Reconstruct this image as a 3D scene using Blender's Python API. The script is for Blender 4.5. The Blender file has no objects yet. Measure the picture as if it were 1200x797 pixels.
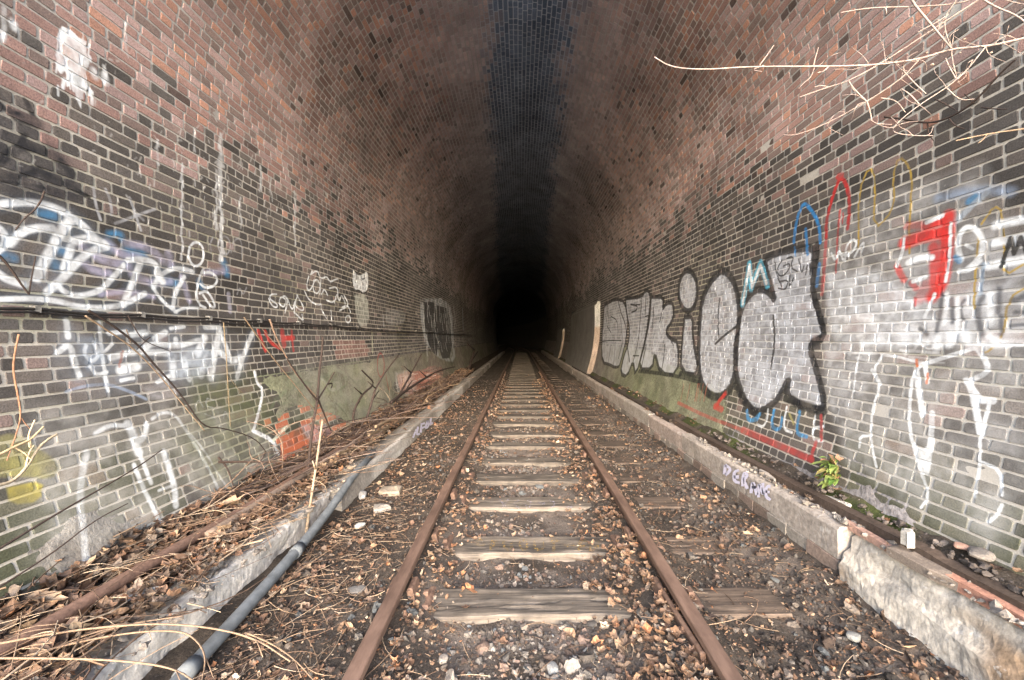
import bpy, math, random
import numpy as np
from mathutils import Vector
random.seed(7)
RNG = np.random.default_rng(11)
scene = bpy.context.scene
COL = scene.collection

# ------------------------------------------------------------------ camera, world, sun, exposure
CAMZ = 1.34
cam_d = bpy.data.cameras.new('camera'); cam = bpy.data.objects.new('camera', cam_d); COL.objects.link(cam)
cam.location = (0, 0, CAMZ); cam.rotation_euler = (math.pi/2, 0, 0)
cam_d.sensor_width = 36; cam_d.lens = 14.0
cam_d.shift_x = -10/1200; cam_d.shift_y = -2.5/1200
cam_d.clip_start = 0.05; cam_d.clip_end = 2000
scene.camera = cam
F = 14.0/36*1200; VX, VY = 610.0, 396.0

SUN_EL, SUN_ROT = 18.0, 180.0
w = bpy.data.worlds.new('World'); scene.world = w; w.use_nodes = True
nt = w.node_tree; bgn = nt.nodes['Background']
sky = nt.nodes.new('ShaderNodeTexSky'); sky.sky_type = 'NISHITA'; sky.sun_disc = False
sky.sun_elevation = math.radians(SUN_EL); sky.sun_rotation = math.radians(SUN_ROT)
sky.air_density = 1.0; sky.dust_density = 2.5; sky.ozone_density = 1.0
nt.links.new(sky.outputs[0], bgn.inputs[0]); bgn.inputs[1].default_value = 0.15
sd = bpy.data.lights.new('sun', 'SUN'); sun = bpy.data.objects.new('sun', sd); COL.objects.link(sun)
sd.energy = 1.0; sd.angle = math.radians(50); sd.color = (1.0, 0.99, 0.985)
sun.rotation_euler = (math.radians(90-SUN_EL), 0, 0)      # shines towards +y, a little down
scene.view_settings.view_transform = 'Standard'; scene.view_settings.look = 'None'
scene.view_settings.exposure = 2.88; scene.view_settings.gamma = 1.0
scene.render.engine = 'CYCLES'
scene.cycles.max_bounces = 8; scene.cycles.diffuse_bounces = 5

# ------------------------------------------------------------------ numpy noise
def _hash(ix, iy, seed):
    n = (ix.astype(np.int64)*374761393 + iy.astype(np.int64)*668265263 + seed*2147483647) & 0xffffffff
    n = ((n ^ (n >> 13))*1274126177) & 0xffffffff
    return ((n ^ (n >> 16)) & 0xffff)/65535.0
def vnoise(x, y, seed=0):
    x = np.asarray(x, float); y = np.asarray(y, float)
    ix = np.floor(x); iy = np.floor(y); fx = x-ix; fy = y-iy
    fx = fx*fx*(3-2*fx); fy = fy*fy*(3-2*fy)
    a = _hash(ix, iy, seed); b = _hash(ix+1, iy, seed); c = _hash(ix, iy+1, seed); d = _hash(ix+1, iy+1, seed)
    return (a+(b-a)*fx)*(1-fy)+(c+(d-c)*fx)*fy
def fbm(x, y, oct=4, seed=0):
    s = 0; a = 0.5; t = 0
    for o in range(oct):
        s = s+a*vnoise(np.asarray(x)*2**o, np.asarray(y)*2**o, seed+o*17); t += a; a *= 0.5
    return s/t
def sstep(a, b, x): t = np.clip((x-a)/(b-a), 0, 1); return t*t*(3-2*t)

# ------------------------------------------------------------------ object helpers
def props(o, label=None, cat=None, group=None, kind=None):
    if label: o['label'] = label
    if cat: o['category'] = cat
    if group: o['group'] = group
    if kind: o['kind'] = kind
    return o
def mesh_np(name, V, faces_flat, sizes, uv=None, col=None, smooth=False):
    """V (n,3); faces_flat int array; sizes loop totals; uv per vertex (n,2); col per vertex (n,3)."""
    me = bpy.data.meshes.new(name)
    V = np.asarray(V, np.float32); faces_flat = np.asarray(faces_flat, np.int32); sizes = np.asarray(sizes, np.int32)
    me.vertices.add(len(V)); me.vertices.foreach_set('co', V.ravel())
    me.loops.add(len(faces_flat)); me.loops.foreach_set('vertex_index', faces_flat)
    me.polygons.add(len(sizes)); st = np.concatenate([[0], np.cumsum(sizes)[:-1]]).astype(np.int32)
    me.polygons.foreach_set('loop_start', st); me.polygons.foreach_set('loop_total', sizes)
    me.polygons.foreach_set('use_smooth', np.full(len(sizes), bool(smooth)))
    me.update(calc_edges=True)
    if uv is not None:
        l = me.uv_layers.new(name='wall'); l.data.foreach_set('uv', np.asarray(uv, np.float32)[faces_flat].ravel())
    if col is not None:
        a = me.color_attributes.new('Col', 'FLOAT_COLOR', 'POINT')
        c4 = np.ones((len(V), 4), np.float32); c4[:, :3] = col; a.data.foreach_set('color', c4.ravel())
    me.validate()
    return me
def link(name, me, mat, parent=None, loc=None):
    o = bpy.data.objects.new(name, me); COL.objects.link(o)
    if mat and not me.materials: me.materials.append(mat)
    if parent: o.parent = parent
    if loc is not None: o.location = loc
    return o
def empty(name, loc=(0, 0, 0)):
    o = bpy.data.objects.new(name, None); COL.objects.link(o); o.location = loc; o.empty_display_size = .2; return o
def grid_faces(nx, ny, mask=None):
    i, j = np.meshgrid(np.arange(nx-1), np.arange(ny-1), indexing='ij')
    a = (i*ny+j).ravel(); f = np.stack([a, a+ny, a+ny+1, a+1], 1)
    if mask is not None: f = f[mask.ravel()]
    return f
def batch(parts):
    """join (V, F list-of-arrays) pieces sharing a template is done elsewhere; here: concatenate generic pieces"""
    Vs = []; Fs = []; Ss = []; Cs = []; off = 0
    for V, F_, S, C in parts:
        Vs.append(V); Fs.append(np.asarray(F_)+off); Ss.append(S); Cs.append(C); off += len(V)
    return np.concatenate(Vs), np.concatenate(Fs), np.concatenate(Ss), np.concatenate(Cs)

# ------------------------------------------------------------------ materials
def new_mat(name):
    m = bpy.data.materials.new(name); m.use_nodes = True; n = m.node_tree.nodes
    return m, m.node_tree, n['Principled BSDF']
def N(nt, t, **kw):
    n = nt.nodes.new(t)
    for k, v in kw.items(): setattr(n, k, v)
    return n
def noise_node(nt, scale, detail=6, rough=.6, coord=None):
    n = N(nt, 'ShaderNodeTexNoise'); n.inputs['Scale'].default_value = scale
    n.inputs['Detail'].default_value = detail; n.inputs['Roughness'].default_value = rough
    if coord is None:
        g = N(nt, 'ShaderNodeNewGeometry'); coord = g.outputs['Position']
    nt.links.new(coord, n.inputs['Vector']); return n
def ramp(nt, src, pts):
    r = N(nt, 'ShaderNodeValToRGB'); cr = r.color_ramp
    while len(cr.elements) > 1: cr.elements.remove(cr.elements[-1])
    cr.elements[0].position = pts[0][0]; c = pts[0][1]; cr.elements[0].color = (*c, 1) if len(c) == 3 else c
    for p, c in pts[1:]:
        e = cr.elements.new(p); e.color = (*c, 1) if len(c) == 3 else c
    nt.links.new(src, r.inputs[0]); return r
def mixc(nt, fac, a, b, mode='MIX'):
    m = N(nt, 'ShaderNodeMix', data_type='RGBA', blend_type=mode)
    for s, v in ((m.inputs[0], fac), (m.inputs[6], a), (m.inputs[7], b)):
        if isinstance(v, (int, float)): s.default_value = v
        elif isinstance(v, tuple): s.default_value = (*v, 1)
        else: nt.links.new(v, s)
    return m.outputs[2]
def math_n(nt, op, a, b=None):
    m = N(nt, 'ShaderNodeMath', operation=op)
    for s, v in ((m.inputs[0], a), (m.inputs[1], b)):
        if v is None: continue
        if isinstance(v, (int, float)): s.default_value = v
        else: nt.links.new(v, s)
    return m.outputs[0]
def bump(nt, bs, src, strength, dist=.004):
    b = N(nt, 'ShaderNodeBump'); b.inputs['Strength'].default_value = strength; b.inputs['Distance'].default_value = dist
    nt.links.new(src, b.inputs['Height']); nt.links.new(b.outputs[0], bs.inputs['Normal'])
G3 = lambda v: (v, v, v)
def attr_mat(name, rough=.85, nscale=60, lo=.6, hi=1.35, bstr=.5, bdist=.004, img=None, paintvar=1.0, paintwear=.55, uvname='wall', spots=None, big=1.7):
    """colour from the Col attribute x fine noise x large noise, plus an optional layer of sprayed paint"""
    m, t, b = new_mat(name)
    a = N(t, 'ShaderNodeAttribute', attribute_name='Col')
    n1 = noise_node(t, nscale, 8, .65); n2 = noise_node(t, big, 5, .6)
    r1 = ramp(t, n1.outputs[0], [(.3, G3(lo)), (.7, G3(hi))]); r2 = ramp(t, n2.outputs[0], [(.3, G3(.78)), (.7, G3(1.18))])
    c = mixc(t, 1.0, a.outputs['Color'], r1.outputs[0], 'MULTIPLY'); c = mixc(t, 1.0, c, r2.outputs[0], 'MULTIPLY')
    if spots:
        n3 = noise_node(t, spots[0], 6, .7); r3 = ramp(t, n3.outputs[0], [(spots[1], G3(0)), (spots[1]+.07, G3(1))])
        f = math_n(t, 'MULTIPLY', r3.outputs[0], spots[3]); c = mixc(t, f, c, spots[2])
    if img:
        uv = N(t, 'ShaderNodeUVMap'); uv.uv_map = uvname
        im = N(t, 'ShaderNodeTexImage'); im.image = img; im.extension = 'CLIP'; t.links.new(uv.outputs[0], im.inputs[0])
        nw = noise_node(t, 35, 8, .7); rw = ramp(t, nw.outputs[0], [(.30, G3(paintwear)), (.46, G3(1))])
        nv = noise_node(t, 11, 3, .5); rv = ramp(t, nv.outputs[0], [(.36, G3(paintvar)), (.62, G3(1))])
        f = math_n(t, 'MULTIPLY', im.outputs['Alpha'], rw.outputs[0]); f = math_n(t, 'MULTIPLY', f, rv.outputs[0]); c = mixc(t, f, c, im.outputs['Color'])
    t.links.new(c, b.inputs['Base Color']); b.inputs['Roughness'].default_value = rough
    b.inputs['Specular IOR Level'].default_value = .25
    bump(t, b, n1.outputs[0], bstr, bdist)
    return m
def flat_mat(name, c1, c2, nscale=20, rough=.8, bstr=.5, bdist=.004, stretch=None, c3=None):
    m, t, b = new_mat(name)
    coord = None
    if stretch:
        g = N(t, 'ShaderNodeNewGeometry'); mp = N(t, 'ShaderNodeMapping'); mp.inputs['Scale'].default_value = stretch
        t.links.new(g.outputs['Position'], mp.inputs['Vector']); coord = mp.outputs[0]
    n1 = noise_node(t, nscale, 8, .65, coord)
    pts = [(.3, c1), (.68, c2)] + ([(.8, c3)] if c3 else [])
    r = ramp(t, n1.outputs[0], pts); n2 = noise_node(t, 2.3, 4); r2 = ramp(t, n2.outputs[0], [(.3, G3(.72)), (.7, G3(1.2))])
    c = mixc(t, 1.0, r.outputs[0], r2.outputs[0], 'MULTIPLY')
    t.links.new(c, b.inputs['Base Color']); b.inputs['Roughness'].default_value = rough; b.inputs['Specular IOR Level'].default_value = .3
    bump(t, b, n1.outputs[0], bstr, bdist)
    return m

# ------------------------------------------------------------------ the tunnel's cross-section
XL, XR, KB = 2.65, 2.50, 0.10
ACX, AR = (XR-XL)/2, (XR+XL)/2; H0 = 4.70-AR
HBL, HBR = -1.45, -1.45
def side_x(h, right): return (XR if right else XL) - KB*np.maximum(0, .5-h)**2
hs = np.linspace(HBL, H0, 160); pl = np.stack([-side_x(hs, False), hs], 1)
th = np.linspace(math.pi, 0, 260)[1:-1]; pa = np.stack([ACX+AR*np.cos(th), H0+AR*np.sin(th)], 1)
hs = np.linspace(H0, HBR, 150); pr = np.stack([side_x(hs, True), hs], 1)
PROF = np.concatenate([pl, pa, pr]); SACC = np.concatenate([[0], np.cumsum(np.hypot(*np.diff(PROF, axis=0).T))])
S_L = SACC[len(pl)-1]; S_R = SACC[len(pl)+len(pa)]; S_T = SACC[-1]
def prof(s):
    x = np.interp(s, SACC, PROF[:, 0]); h = np.interp(s, SACC, PROF[:, 1])
    e = .02; tx = np.interp(s+e, SACC, PROF[:, 0])-np.interp(s-e, SACC, PROF[:, 0]); thh = np.interp(s+e, SACC, PROF[:, 1])-np.interp(s-e, SACC, PROF[:, 1])
    l = np.hypot(tx, thh)+1e-9; tx /= l; thh /= l
    return x, h, tx, thh, thh, -tx        # tangent, inward normal
def wall_uv(px, py):
    """photo pixel -> (depth, height rel. camera) on the side wall it lies on"""
    dx = px-VX; dy = VY-py; right = dx > 0; h = 0.0
    for _ in range(14):
        X = float(side_x(np.array(h), right)); tt = X/abs(dx); h = tt*dy
    return F*X/abs(dx), h
def at(px, py, d): return Vector(((px-VX)*d/F, d, CAMZ+(VY-py)*d/F))
def at_wall(px, py, frac=.97): return at(px, py, wall_uv(px, py)[0]*frac)
def at_z(px, py, z): return at(px, py, F*(CAMZ-z)/(py-VY))

# ------------------------------------------------------------------ canvases of sprayed paint (flat print on the walls)
class Canvas:
    def __init__(s, u0, u1, v0, v1, res):
        s.u0, s.u1, s.v0, s.v1, s.res = u0, u1, v0, v1, res
        s.w = int((u1-u0)/res); s.h = int((v1-v0)/res)
        s.rgb = np.full((s.h, s.w, 3), .5, np.float32); s.a = np.zeros((s.h, s.w), np.float32)
    def _win(s, P, m):
        i0 = max(0, int((P[:, 0].min()-m-s.u0)/s.res)); i1 = min(s.w, int((P[:, 0].max()+m-s.u0)/s.res)+2)
        j0 = max(0, int((P[:, 1].min()-m-s.v0)/s.res)); j1 = min(s.h, int((P[:, 1].max()+m-s.v0)/s.res)+2)
        if i1 <= i0 or j1 <= j0: return None
        U, V = np.meshgrid(s.u0+(np.arange(i0, i1)+.5)*s.res, s.v0+(np.arange(j0, j1)+.5)*s.res)
        return slice(j0, j1), slice(i0, i1), U, V
    def over(s, sl, al, c):
        a0 = s.a[sl]; r0 = s.rgb[sl]; a1 = al+a0*(1-al)
        s.rgb[sl] = np.where(a1[..., None] > 1e-4, (al[..., None]*np.array(c, np.float32)+((1-al)*a0)[..., None]*r0)/np.maximum(a1, 1e-4)[..., None], r0)
        s.a[sl] = a1
    def line(s, P, R, c, alpha=1, soft=.35, drip=0):
        P = np.asarray(P, float); R = np.asarray(R, float); m = R.max()*(1+soft)+.01
        wn = s._win(P, m)
        if wn is None: return
        js, is_, U, V = wn; best = np.zeros(U.shape)
        for (p, q, r0, r1) in zip(P[:-1], P[1:], R[:-1], R[1:]):
            d = q-p; L = d@d+1e-12; t = np.clip(((U-p[0])*d[0]+(V-p[1])*d[1])/L, 0, 1)
            dist = np.hypot(U-p[0]-t*d[0], V-p[1]-t*d[1]); r = r0+(r1-r0)*t
            best = np.maximum(best, np.clip((r*(1+soft)-dist)/(2*soft*r+1e-6), 0, 1))
        s.over((js, is_), (best*alpha).astype(np.float32), c)
    def poly(s, P, c, alpha=1, soft=.02, patchy=0, seed=3):
        P = np.asarray(P, float); wn = s._win(P, soft*2)
        if wn is None: return
        js, is_, U, V = wn; ins = np.zeros(U.shape, bool); dm = np.full(U.shape, 9.)
        n = len(P)
        for k in range(n):
            x0, y0 = P[k]; x1, y1 = P[(k+1) % n]
            cnd = (V > min(y0, y1)) & (V <= max(y0, y1))
            if y0 != y1: ins ^= cnd & (U < (V-y0)*(x1-x0)/(y1-y0)+x0)
            d = np.array([x1-x0, y1-y0]); L = d@d+1e-12; t = np.clip(((U-x0)*d[0]+(V-y0)*d[1])/L, 0, 1)
            dm = np.minimum(dm, np.hypot(U-x0-t*d[0], V-y0-t*d[1]))
        sd_ = np.where(ins, dm, -dm); al = np.clip(sd_/soft+.5, 0, 1)
        if patchy: al = al*(1-patchy+patchy*sstep(.35, .6, fbm(U*6, V*6, 4, seed)))
        s.over((js, is_), (al*alpha).astype(np.float32), c)
    def image(s, name):
        im = bpy.data.images.new(name, s.w, s.h, alpha=True); im.colorspace_settings.name = 'Non-Color'; im.alpha_mode = 'CHANNEL_PACKED'
        im.pixels.foreach_set(np.concatenate([s.rgb, s.a[..., None]], 2).astype(np.float32).ravel()); im.update(); im.pack()
        return im
    def uv(s, u, v): return np.stack([(u-s.u0)/(s.u1-s.u0), (v-s.v0)/(s.v1-s.v0)], -1)
def chaikin(P, n=2):
    P = np.asarray(P, float)
    for _ in range(n):
        if len(P) < 3: break
        q = P[:-1]*.75+P[1:]*.25; r = P[:-1]*.25+P[1:]*.75
        P = np.concatenate([P[:1], np.stack([q, r], 1).reshape(-1, 2), P[-1:]])
    return P
def wst(cv, pts, wpx, c, alpha=1, soft=.35, sm=2):
    P = chaikin(pts, sm); Q = np.array([wall_uv(*p) for p in P]); cv.line(Q, wpx/2*Q[:, 0]/F, c, alpha, soft)
def wpoly(cv, pts, c, alpha=1, softpx=1.5, patchy=0, sm=1, seed=3):
    P = np.asarray(pts, float)
    if sm: P = chaikin(np.vstack([P, P[:1]]), sm)[:-1]
    Q = np.array([wall_uv(*p) for p in P]); cv.poly(Q, c, alpha, softpx*Q[:, 0].mean()/F, patchy, seed)
def ell(cx, cy, rx, ry, a0=0, a1=360, n=18):
    return [(cx+rx*math.cos(math.radians(a0+(a1-a0)*i/n)), cy+ry*math.sin(math.radians(a0+(a1-a0)*i/n))) for i in range(n+1)]
WH = (.80, .82, .84); BK = (.018, .018, .02); SV = (.56, .58, .63); LIL = (.48, .45, .60); BLU = (.06, .25, .48); RED = (.62, .035, .03); YEL = (.42, .28, .05); GRY = (.45, .45, .47)

# ---- left wall
def _haze(): pass
CL = Canvas(1.7, 19.5, -1.4, 2.25, .0048)
def glow(pts, w_, a=.95): wst(CL, pts, w_*1.9, (.20, .28, .38), .25, .8); wst(CL, pts, w_*1.05, WH, a, .35)
wpoly(CL, [(40, 480), (300, 470), (330, 560), (180, 640), (20, 680)], (.54, .52, .49), .45, 25, .7, 1, 61)
wpoly(CL, [(60, 380), (300, 380), (280, 460), (60, 470)], (.48, .48, .50), .25, 20, .6, 1, 62)
# blue and lilac underlayer
for p, w_ in [([(50, 250), (62, 253)], 11), ([(64, 292), (76, 295)], 9), ([(60, 306), (64, 312)], 10), ([(128, 274), (142, 274), (143, 281)], 7), ([(148, 292), (168, 299)], 9), ([(193, 330), (207, 332)], 9), ([(233, 330), (237, 336)], 7), ([(0, 300), (14, 303)], 10), ([(262, 308), (266, 320)], 9)]:
    wst(CL, p, w_, BLU, .6, .7)
for p, w_ in [([(92, 283), (108, 297), (128, 308), (150, 312)], 10), ([(125, 285), (145, 300), (163, 302)], 9), ([(148, 285), (175, 290), (192, 306)], 8), ([(95, 305), (110, 318), (128, 321)], 9), ([(155, 322), (178, 333), (200, 330)], 8), ([(198, 298), (201, 312)], 9), ([(213, 325), (222, 352)], 7), ([(118, 345), (150, 341), (180, 348)], 6), ([(240, 320), (262, 318)], 7)]:
    wst(CL, p, w_, LIL, .6, .6)
for p, w_ in [([(-8, 241), (20, 237), (45, 238), (70, 245), (95, 262), (112, 279), (125, 289)], 8), ([(-8, 262), (6, 273), (7, 287), (-6, 297)], 7), ([(12, 286), (24, 273), (42, 267), (62, 268)], 8),
              ([(82, 260), (70, 274), (62, 290), (53, 306), (43, 326)], 10), ([(84, 290), (80, 302), (75, 315)], 8), ([(125, 289), (105, 295), (90, 308), (78, 322), (66, 334), (56, 342)], 8), ([(88, 283), (105, 279), (122, 286)], 9),
              ([(-8, 316), (8, 328), (28, 334)], 8), ([(-8, 351), (40, 350), (70, 353), (88, 359), (112, 361), (135, 360), (152, 354), (170, 344)], 6), ([(66, 332), (75, 343), (90, 347), (106, 345), (120, 339), (130, 328), (146, 311)], 6),
              ([(150, 305), (167, 304), (183, 308), (187, 323), (180, 337)], 6), ([(165, 307), (158, 326), (150, 344), (145, 357)], 7), ([(180, 338), (190, 353), (207, 366)], 4), ([(187, 324), (200, 315), (215, 315), (226, 319)], 5), ([(216, 325), (205, 344), (203, 361)], 5),
              ([(185, 320), (190, 330)], 9), ([(205, 366), (215, 361), (232, 361)], 3)]:
    glow(p, w_)
wst(CL, ell(230, 298, 9, 14), 3, WH, .95)
wst(CL, [(238, 316), (232, 330), (230, 346), (233, 357), (241, 361)], 3, WH, .9)
wst(CL, [(236, 320), (248, 319), (256, 327), (251, 336), (240, 338), (235, 333)], 3, WH, .9)
wst(CL, [(234, 344), (243, 340), (253, 358), (249, 362), (238, 346)], 3, WH, .9)
for p in ([(110, 220), (112, 240), (118, 258)], [(124, 222), (130, 235), (131, 252)], [(152, 232), (158, 248), (165, 270)], [(135, 262), (152, 256), (182, 245)], [(160, 250), (168, 258)]):
    wst(CL, p, 3.2, GRY, .75)
# lime drips and the thrown white splash
def drip(x, y0, y1, w0, a=.85):
    pts = [(x, y0)]; y = y0
    while y < y1: y += 7; pts.append((x+random.uniform(-1.6, 1.6), y))
    wst(CL, pts, w0*.55, (.62, .62, .62), a, .5, 1)
    for _ in range(int((y1-y0)/5)):
        q = random.choice(pts); wst(CL, [q, (q[0]+random.uniform(-2, 2), q[1]+random.uniform(2, 9))], random.uniform(.5, 1)*w0*.7, (.66, .66, .66), a*.8, .5, 0)
drip(214, 192, 300, 4); drip(259, 158, 305, 8); drip(254, 200, 260, 5); drip(345, 225, 285, 5, .8); drip(305, 195, 220, 5, .7); drip(122, 78, 98, 7); drip(282, 232, 262, 5, .5); drip(318, 208, 232, 4, .6)
drip(148, 25, 60, 4, .5); drip(185, 165, 190, 5, .5); drip(228, 150, 172, 4, .5); drip(5, 10, 35, 8, .7)
wpoly(CL, [(68, 40), (73, 31), (84, 36), (92, 44), (102, 49), (101, 62), (105, 74), (99, 90), (103, 104), (96, 112), (95, 128), (90, 118), (86, 98), (80, 96), (77, 84), (70, 86), (66, 66)], WH, .97, 1.2, .3, 0)
for _ in range(46):
    x = random.uniform(64, 108); y = random.uniform(38, 108); wst(CL, [(x, y), (x+random.uniform(-2, 3), y+random.uniform(3, 16))], random.uniform(1.2, 4), WH, .8, .4, 0)
for _ in range(90):
    x = random.gauss(250, 60); y = random.gauss(210, 40); wst(CL, [(x, y), (x+random.uniform(-3, 3), y+random.uniform(1, 9))], random.uniform(.7, 2.2), (.62, .6, .58), .55, .5, 0)
for q in [(110, 84), (123, 90), (16, 27)]: wst(CL, [q, (q[0]+1, q[1]+6)], 8, WH, .8, .5, 0)
for _ in range(60):
    x, y = random.uniform(20, 330), random.uniform(20, 230)
    wst(CL, [(x, y), (x+random.uniform(-4, 4), y+random.uniform(0, 6))], random.uniform(1, 2.5), (.55, .53, .5), .5, .5, 0)
# black strokes and a dark patch in the upper left
for p, w_ in [([(22, 138), (42, 144)], 14), ([(30, 118), (42, 140)], 6), ([(-8, 196), (20, 172), (45, 174), (68, 186), (84, 202)], 10), ([(40, 197), (62, 208), (82, 219), (104, 231)], 6), ([(-8, 206), (24, 208), (40, 202)], 6), ([(-8, 213), (30, 215), (58, 222)], 3.5), ([(47, 198), (56, 208)], 7), ([(30, 158), (22, 172)], 6), ([(-6, 120), (20, 135)], 8)]:
    wst(CL, p, w_, BK, .93, .3)
wpoly(CL, [(-8, 100), (20, 108), (50, 150), (90, 200), (100, 232), (60, 240), (-8, 235)], (.025, .025, .03), .7, 14, .6)
# faint tags
for p in ([(250, 278), (246, 286), (248, 296)], ell(263, 288, 7, 11), [(271, 296), (275, 280), (283, 280), (284, 302)], [(278, 345), (281, 336), (285, 347), (289, 337)]): wst(CL, p, 2, GRY, .6)
wst(CL, [(268, 345), (270, 365)], 6, (.5, .48, .55), .6)
# row below the cable
for p, w_ in [([(78, 376), (80, 395)], 6), ([(68, 413), (82, 402), (88, 425), (93, 441)], 6), ([(101, 405), (98, 414), (108, 426), (118, 414), (110, 401)], 4), ([(117, 378), (118, 400), (121, 425), (127, 458)], 4), ([(120, 415), (132, 403)], 3.5), ([(106, 430), (113, 440), (125, 436)], 4),
              ([(128, 391), (148, 389)], 5), ([(155, 392), (171, 390)], 7), ([(182, 397), (194, 390)], 7), ([(200, 385), (216, 383)], 4), ([(240, 384), (258, 384)], 5), ([(130, 419), (160, 412), (196, 414)], 7), ([(142, 434), (160, 430)], 11), ([(142, 446), (157, 443)], 4), ([(165, 411), (182, 401), (205, 407), (233, 399)], 6),
              ([(203, 425), (203, 442)], 8), ([(216, 422), (222, 444)], 7), ([(232, 414), (240, 396)], 9), ([(236, 440), (242, 420)], 8), ([(258, 391), (251, 415), (247, 442)], 9), ([(257, 412), (272, 424), (283, 419)], 7), ([(296, 391), (287, 412), (278, 442)], 6), ([(262, 398), (270, 420)], 6), ([(206, 398), (207, 404)], 6), ([(185, 448), (198, 441)], 5)]:
    glow(p, w_)
wpoly(CL, [(196, 412), (250, 405), (248, 440), (200, 446)], (.6, .66, .74), .6, 5, .4)
wpoly(CL, [(88, 395), (120, 395), (124, 432), (95, 435)], (.3, .36, .45), .4, 6)
wst(CL, [(78, 459), (100, 452), (127, 450), (150, 458), (172, 468)], 3.5, (.35, .42, .55), .6)
wst(CL, [(140, 430), (144, 412)], 3, (.35, .12, .08), .6)
for p in ([(229, 478), (233, 467), (238, 477)], [(243, 467), (241, 476), (250, 478)], [(243, 467), (251, 469)], [(240, 485), (252, 490)], [(262, 490), (264, 480), (269, 492)]): wst(CL, p, 1.6, (.6, .6, .62), .7)
wpoly(CL, [(170, 455), (205, 448), (210, 465), (180, 470)], (.6, .58, .6), .5, 6, .3)
for p, w_, a in [([(150, 497), (157, 512), (163, 530)], 9, .95), ([(163, 530), (171, 550), (177, 566)], 5, .9), ([(172, 497), (170, 512), (160, 520)], 6, .8), ([(192, 530), (199, 550), (205, 572), (206, 592)], 7, .9), ([(157, 545), (168, 572), (182, 600), (192, 622)], 5, .9), ([(178, 491), (190, 483), (205, 485), (217, 503), (236, 532), (250, 560), (264, 590)], 3.5, .7), ([(220, 505), (240, 528), (256, 556), (272, 580)], 2.5, .6), ([(102, 530), (96, 556), (94, 590), (97, 622), (100, 662)], 7, .6), ([(112, 508), (128, 498), (146, 499)], 5, .6), ([(186, 575), (200, 570)], 3, .6)]:
    wst(CL, p, w_, WH, a, .4)
for p, w_ in [([(303, 388), (311, 411)], 5), ([(311, 389), (317, 402), (329, 408)], 5), ([(331, 389), (333, 404)], 8), ([(334, 397), (344, 396)], 6), ([(342, 388), (344, 411)], 4)]: wst(CL, p, w_, (.62, .06, .05), .85)
# small tags in white
for p in ([(324, 345), (317, 345), (316, 351), (325, 356), (325, 361), (319, 359), (315, 350)], [(334, 347), (328, 349), (327, 356), (333, 361), (336, 352), (331, 348)], [(335, 348), (338, 352), (334, 367)], [(337, 350), (343, 366), (346, 350), (345, 367)], [(348, 346), (357, 361), (354, 365), (345, 358), (349, 346)], [(345, 366), (356, 377), (354, 369)],
          [(366, 318), (363, 323), (372, 316), (375, 326), (379, 326), (383, 324), (387, 331), (392, 328), (396, 327)], [(362, 324), (359, 335), (362, 342), (367, 335), (368, 328)], [(357, 341), (362, 352), (373, 358), (377, 356), (376, 362), (383, 373)], ell(371, 336, 4, 8), [(376, 328), (375, 345)], [(377, 345), (380, 338), (384, 346)], [(386, 338), (396, 336), (396, 350)], [(383, 352), (390, 355), (394, 350)], [(392, 355), (395, 343), (398, 355), (400, 344), (405, 356)], [(403, 346), (410, 358), (398, 364)], [(401, 360), (408, 358), (411, 366)], ell(408, 374, 3, 4), [(388, 364), (389, 376)]):
    wst(CL, p, 1.9, WH, .95)
wpoly(CL, [(414, 316), (419, 323), (425, 322), (431, 317), (432, 338), (426, 344), (421, 339), (415, 341), (413, 330)], WH, .95, .8)
for p in ([(414, 313), (421, 319)], [(413, 330), (416, 341), (421, 340), (426, 345), (432, 340)], [(418, 322), (417, 331)], [(423, 322), (424, 328), (428, 326)]): wst(CL, p, 1.6, BK, .9)
wpoly(CL, [(415, 346), (431, 344), (433, 382), (419, 383)], (.52, .53, .47), .8, 2, .3)
wst(CL, [(412, 343), (415, 350)], 5, BK, .6)
for x in (393, 398, 403): wst(CL, [(x, 385), (x+1, 394)], 2.5, (.55, .53, .48), .7)
wst(CL, [(436, 389), (437, 412)], 3.5, (.5, .5, .38), .85); wst(CL, [(449, 369), (450, 383)], 1.5, WH, .8); wpoly(CL, [(452, 362), (476, 364), (474, 380), (452, 381)], (.5, .5, .5), .35, 3, .5)
# tall dark panel far down the wall
wpoly(CL, [(492, 350), (520, 350), (530, 362), (532, 400), (534, 424), (520, 423), (505, 412), (494, 388)], (.55, .60, .64), .6, 2.5, .8)
wpoly(CL, [(497, 354), (512, 354), (514, 419), (505, 411), (498, 388)], BK, .95, 1, .1); wpoly(CL, [(512, 358), (527, 362), (531, 419), (514, 421)], BK, .93, 1, .15)
for _ in range(46):
    x = random.uniform(494, 532); y = random.uniform(352, 402); wst(CL, [(x, y), (x+random.uniform(0, 2.5), y+random.uniform(8, 24))], random.uniform(.8, 1.6), WH, .85)
wst(CL, ell(516, 353, 2.2, 3), 1.2, WH, .8); wst(CL, [(542, 362), (543, 386)], 3.5, (.4, .42, .5), .7)
wpoly(CL, [(225, 440), (300, 430), (320, 470), (310, 550), (240, 580), (200, 520)], (.17, .19, .09), .5, 26, .5, 1, 91)
wpoly(CL, [(330, 430), (440, 420), (500, 430), (440, 500), (350, 500)], (.30, .30, .25), .5, 16, .85, 1, 92)
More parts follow.
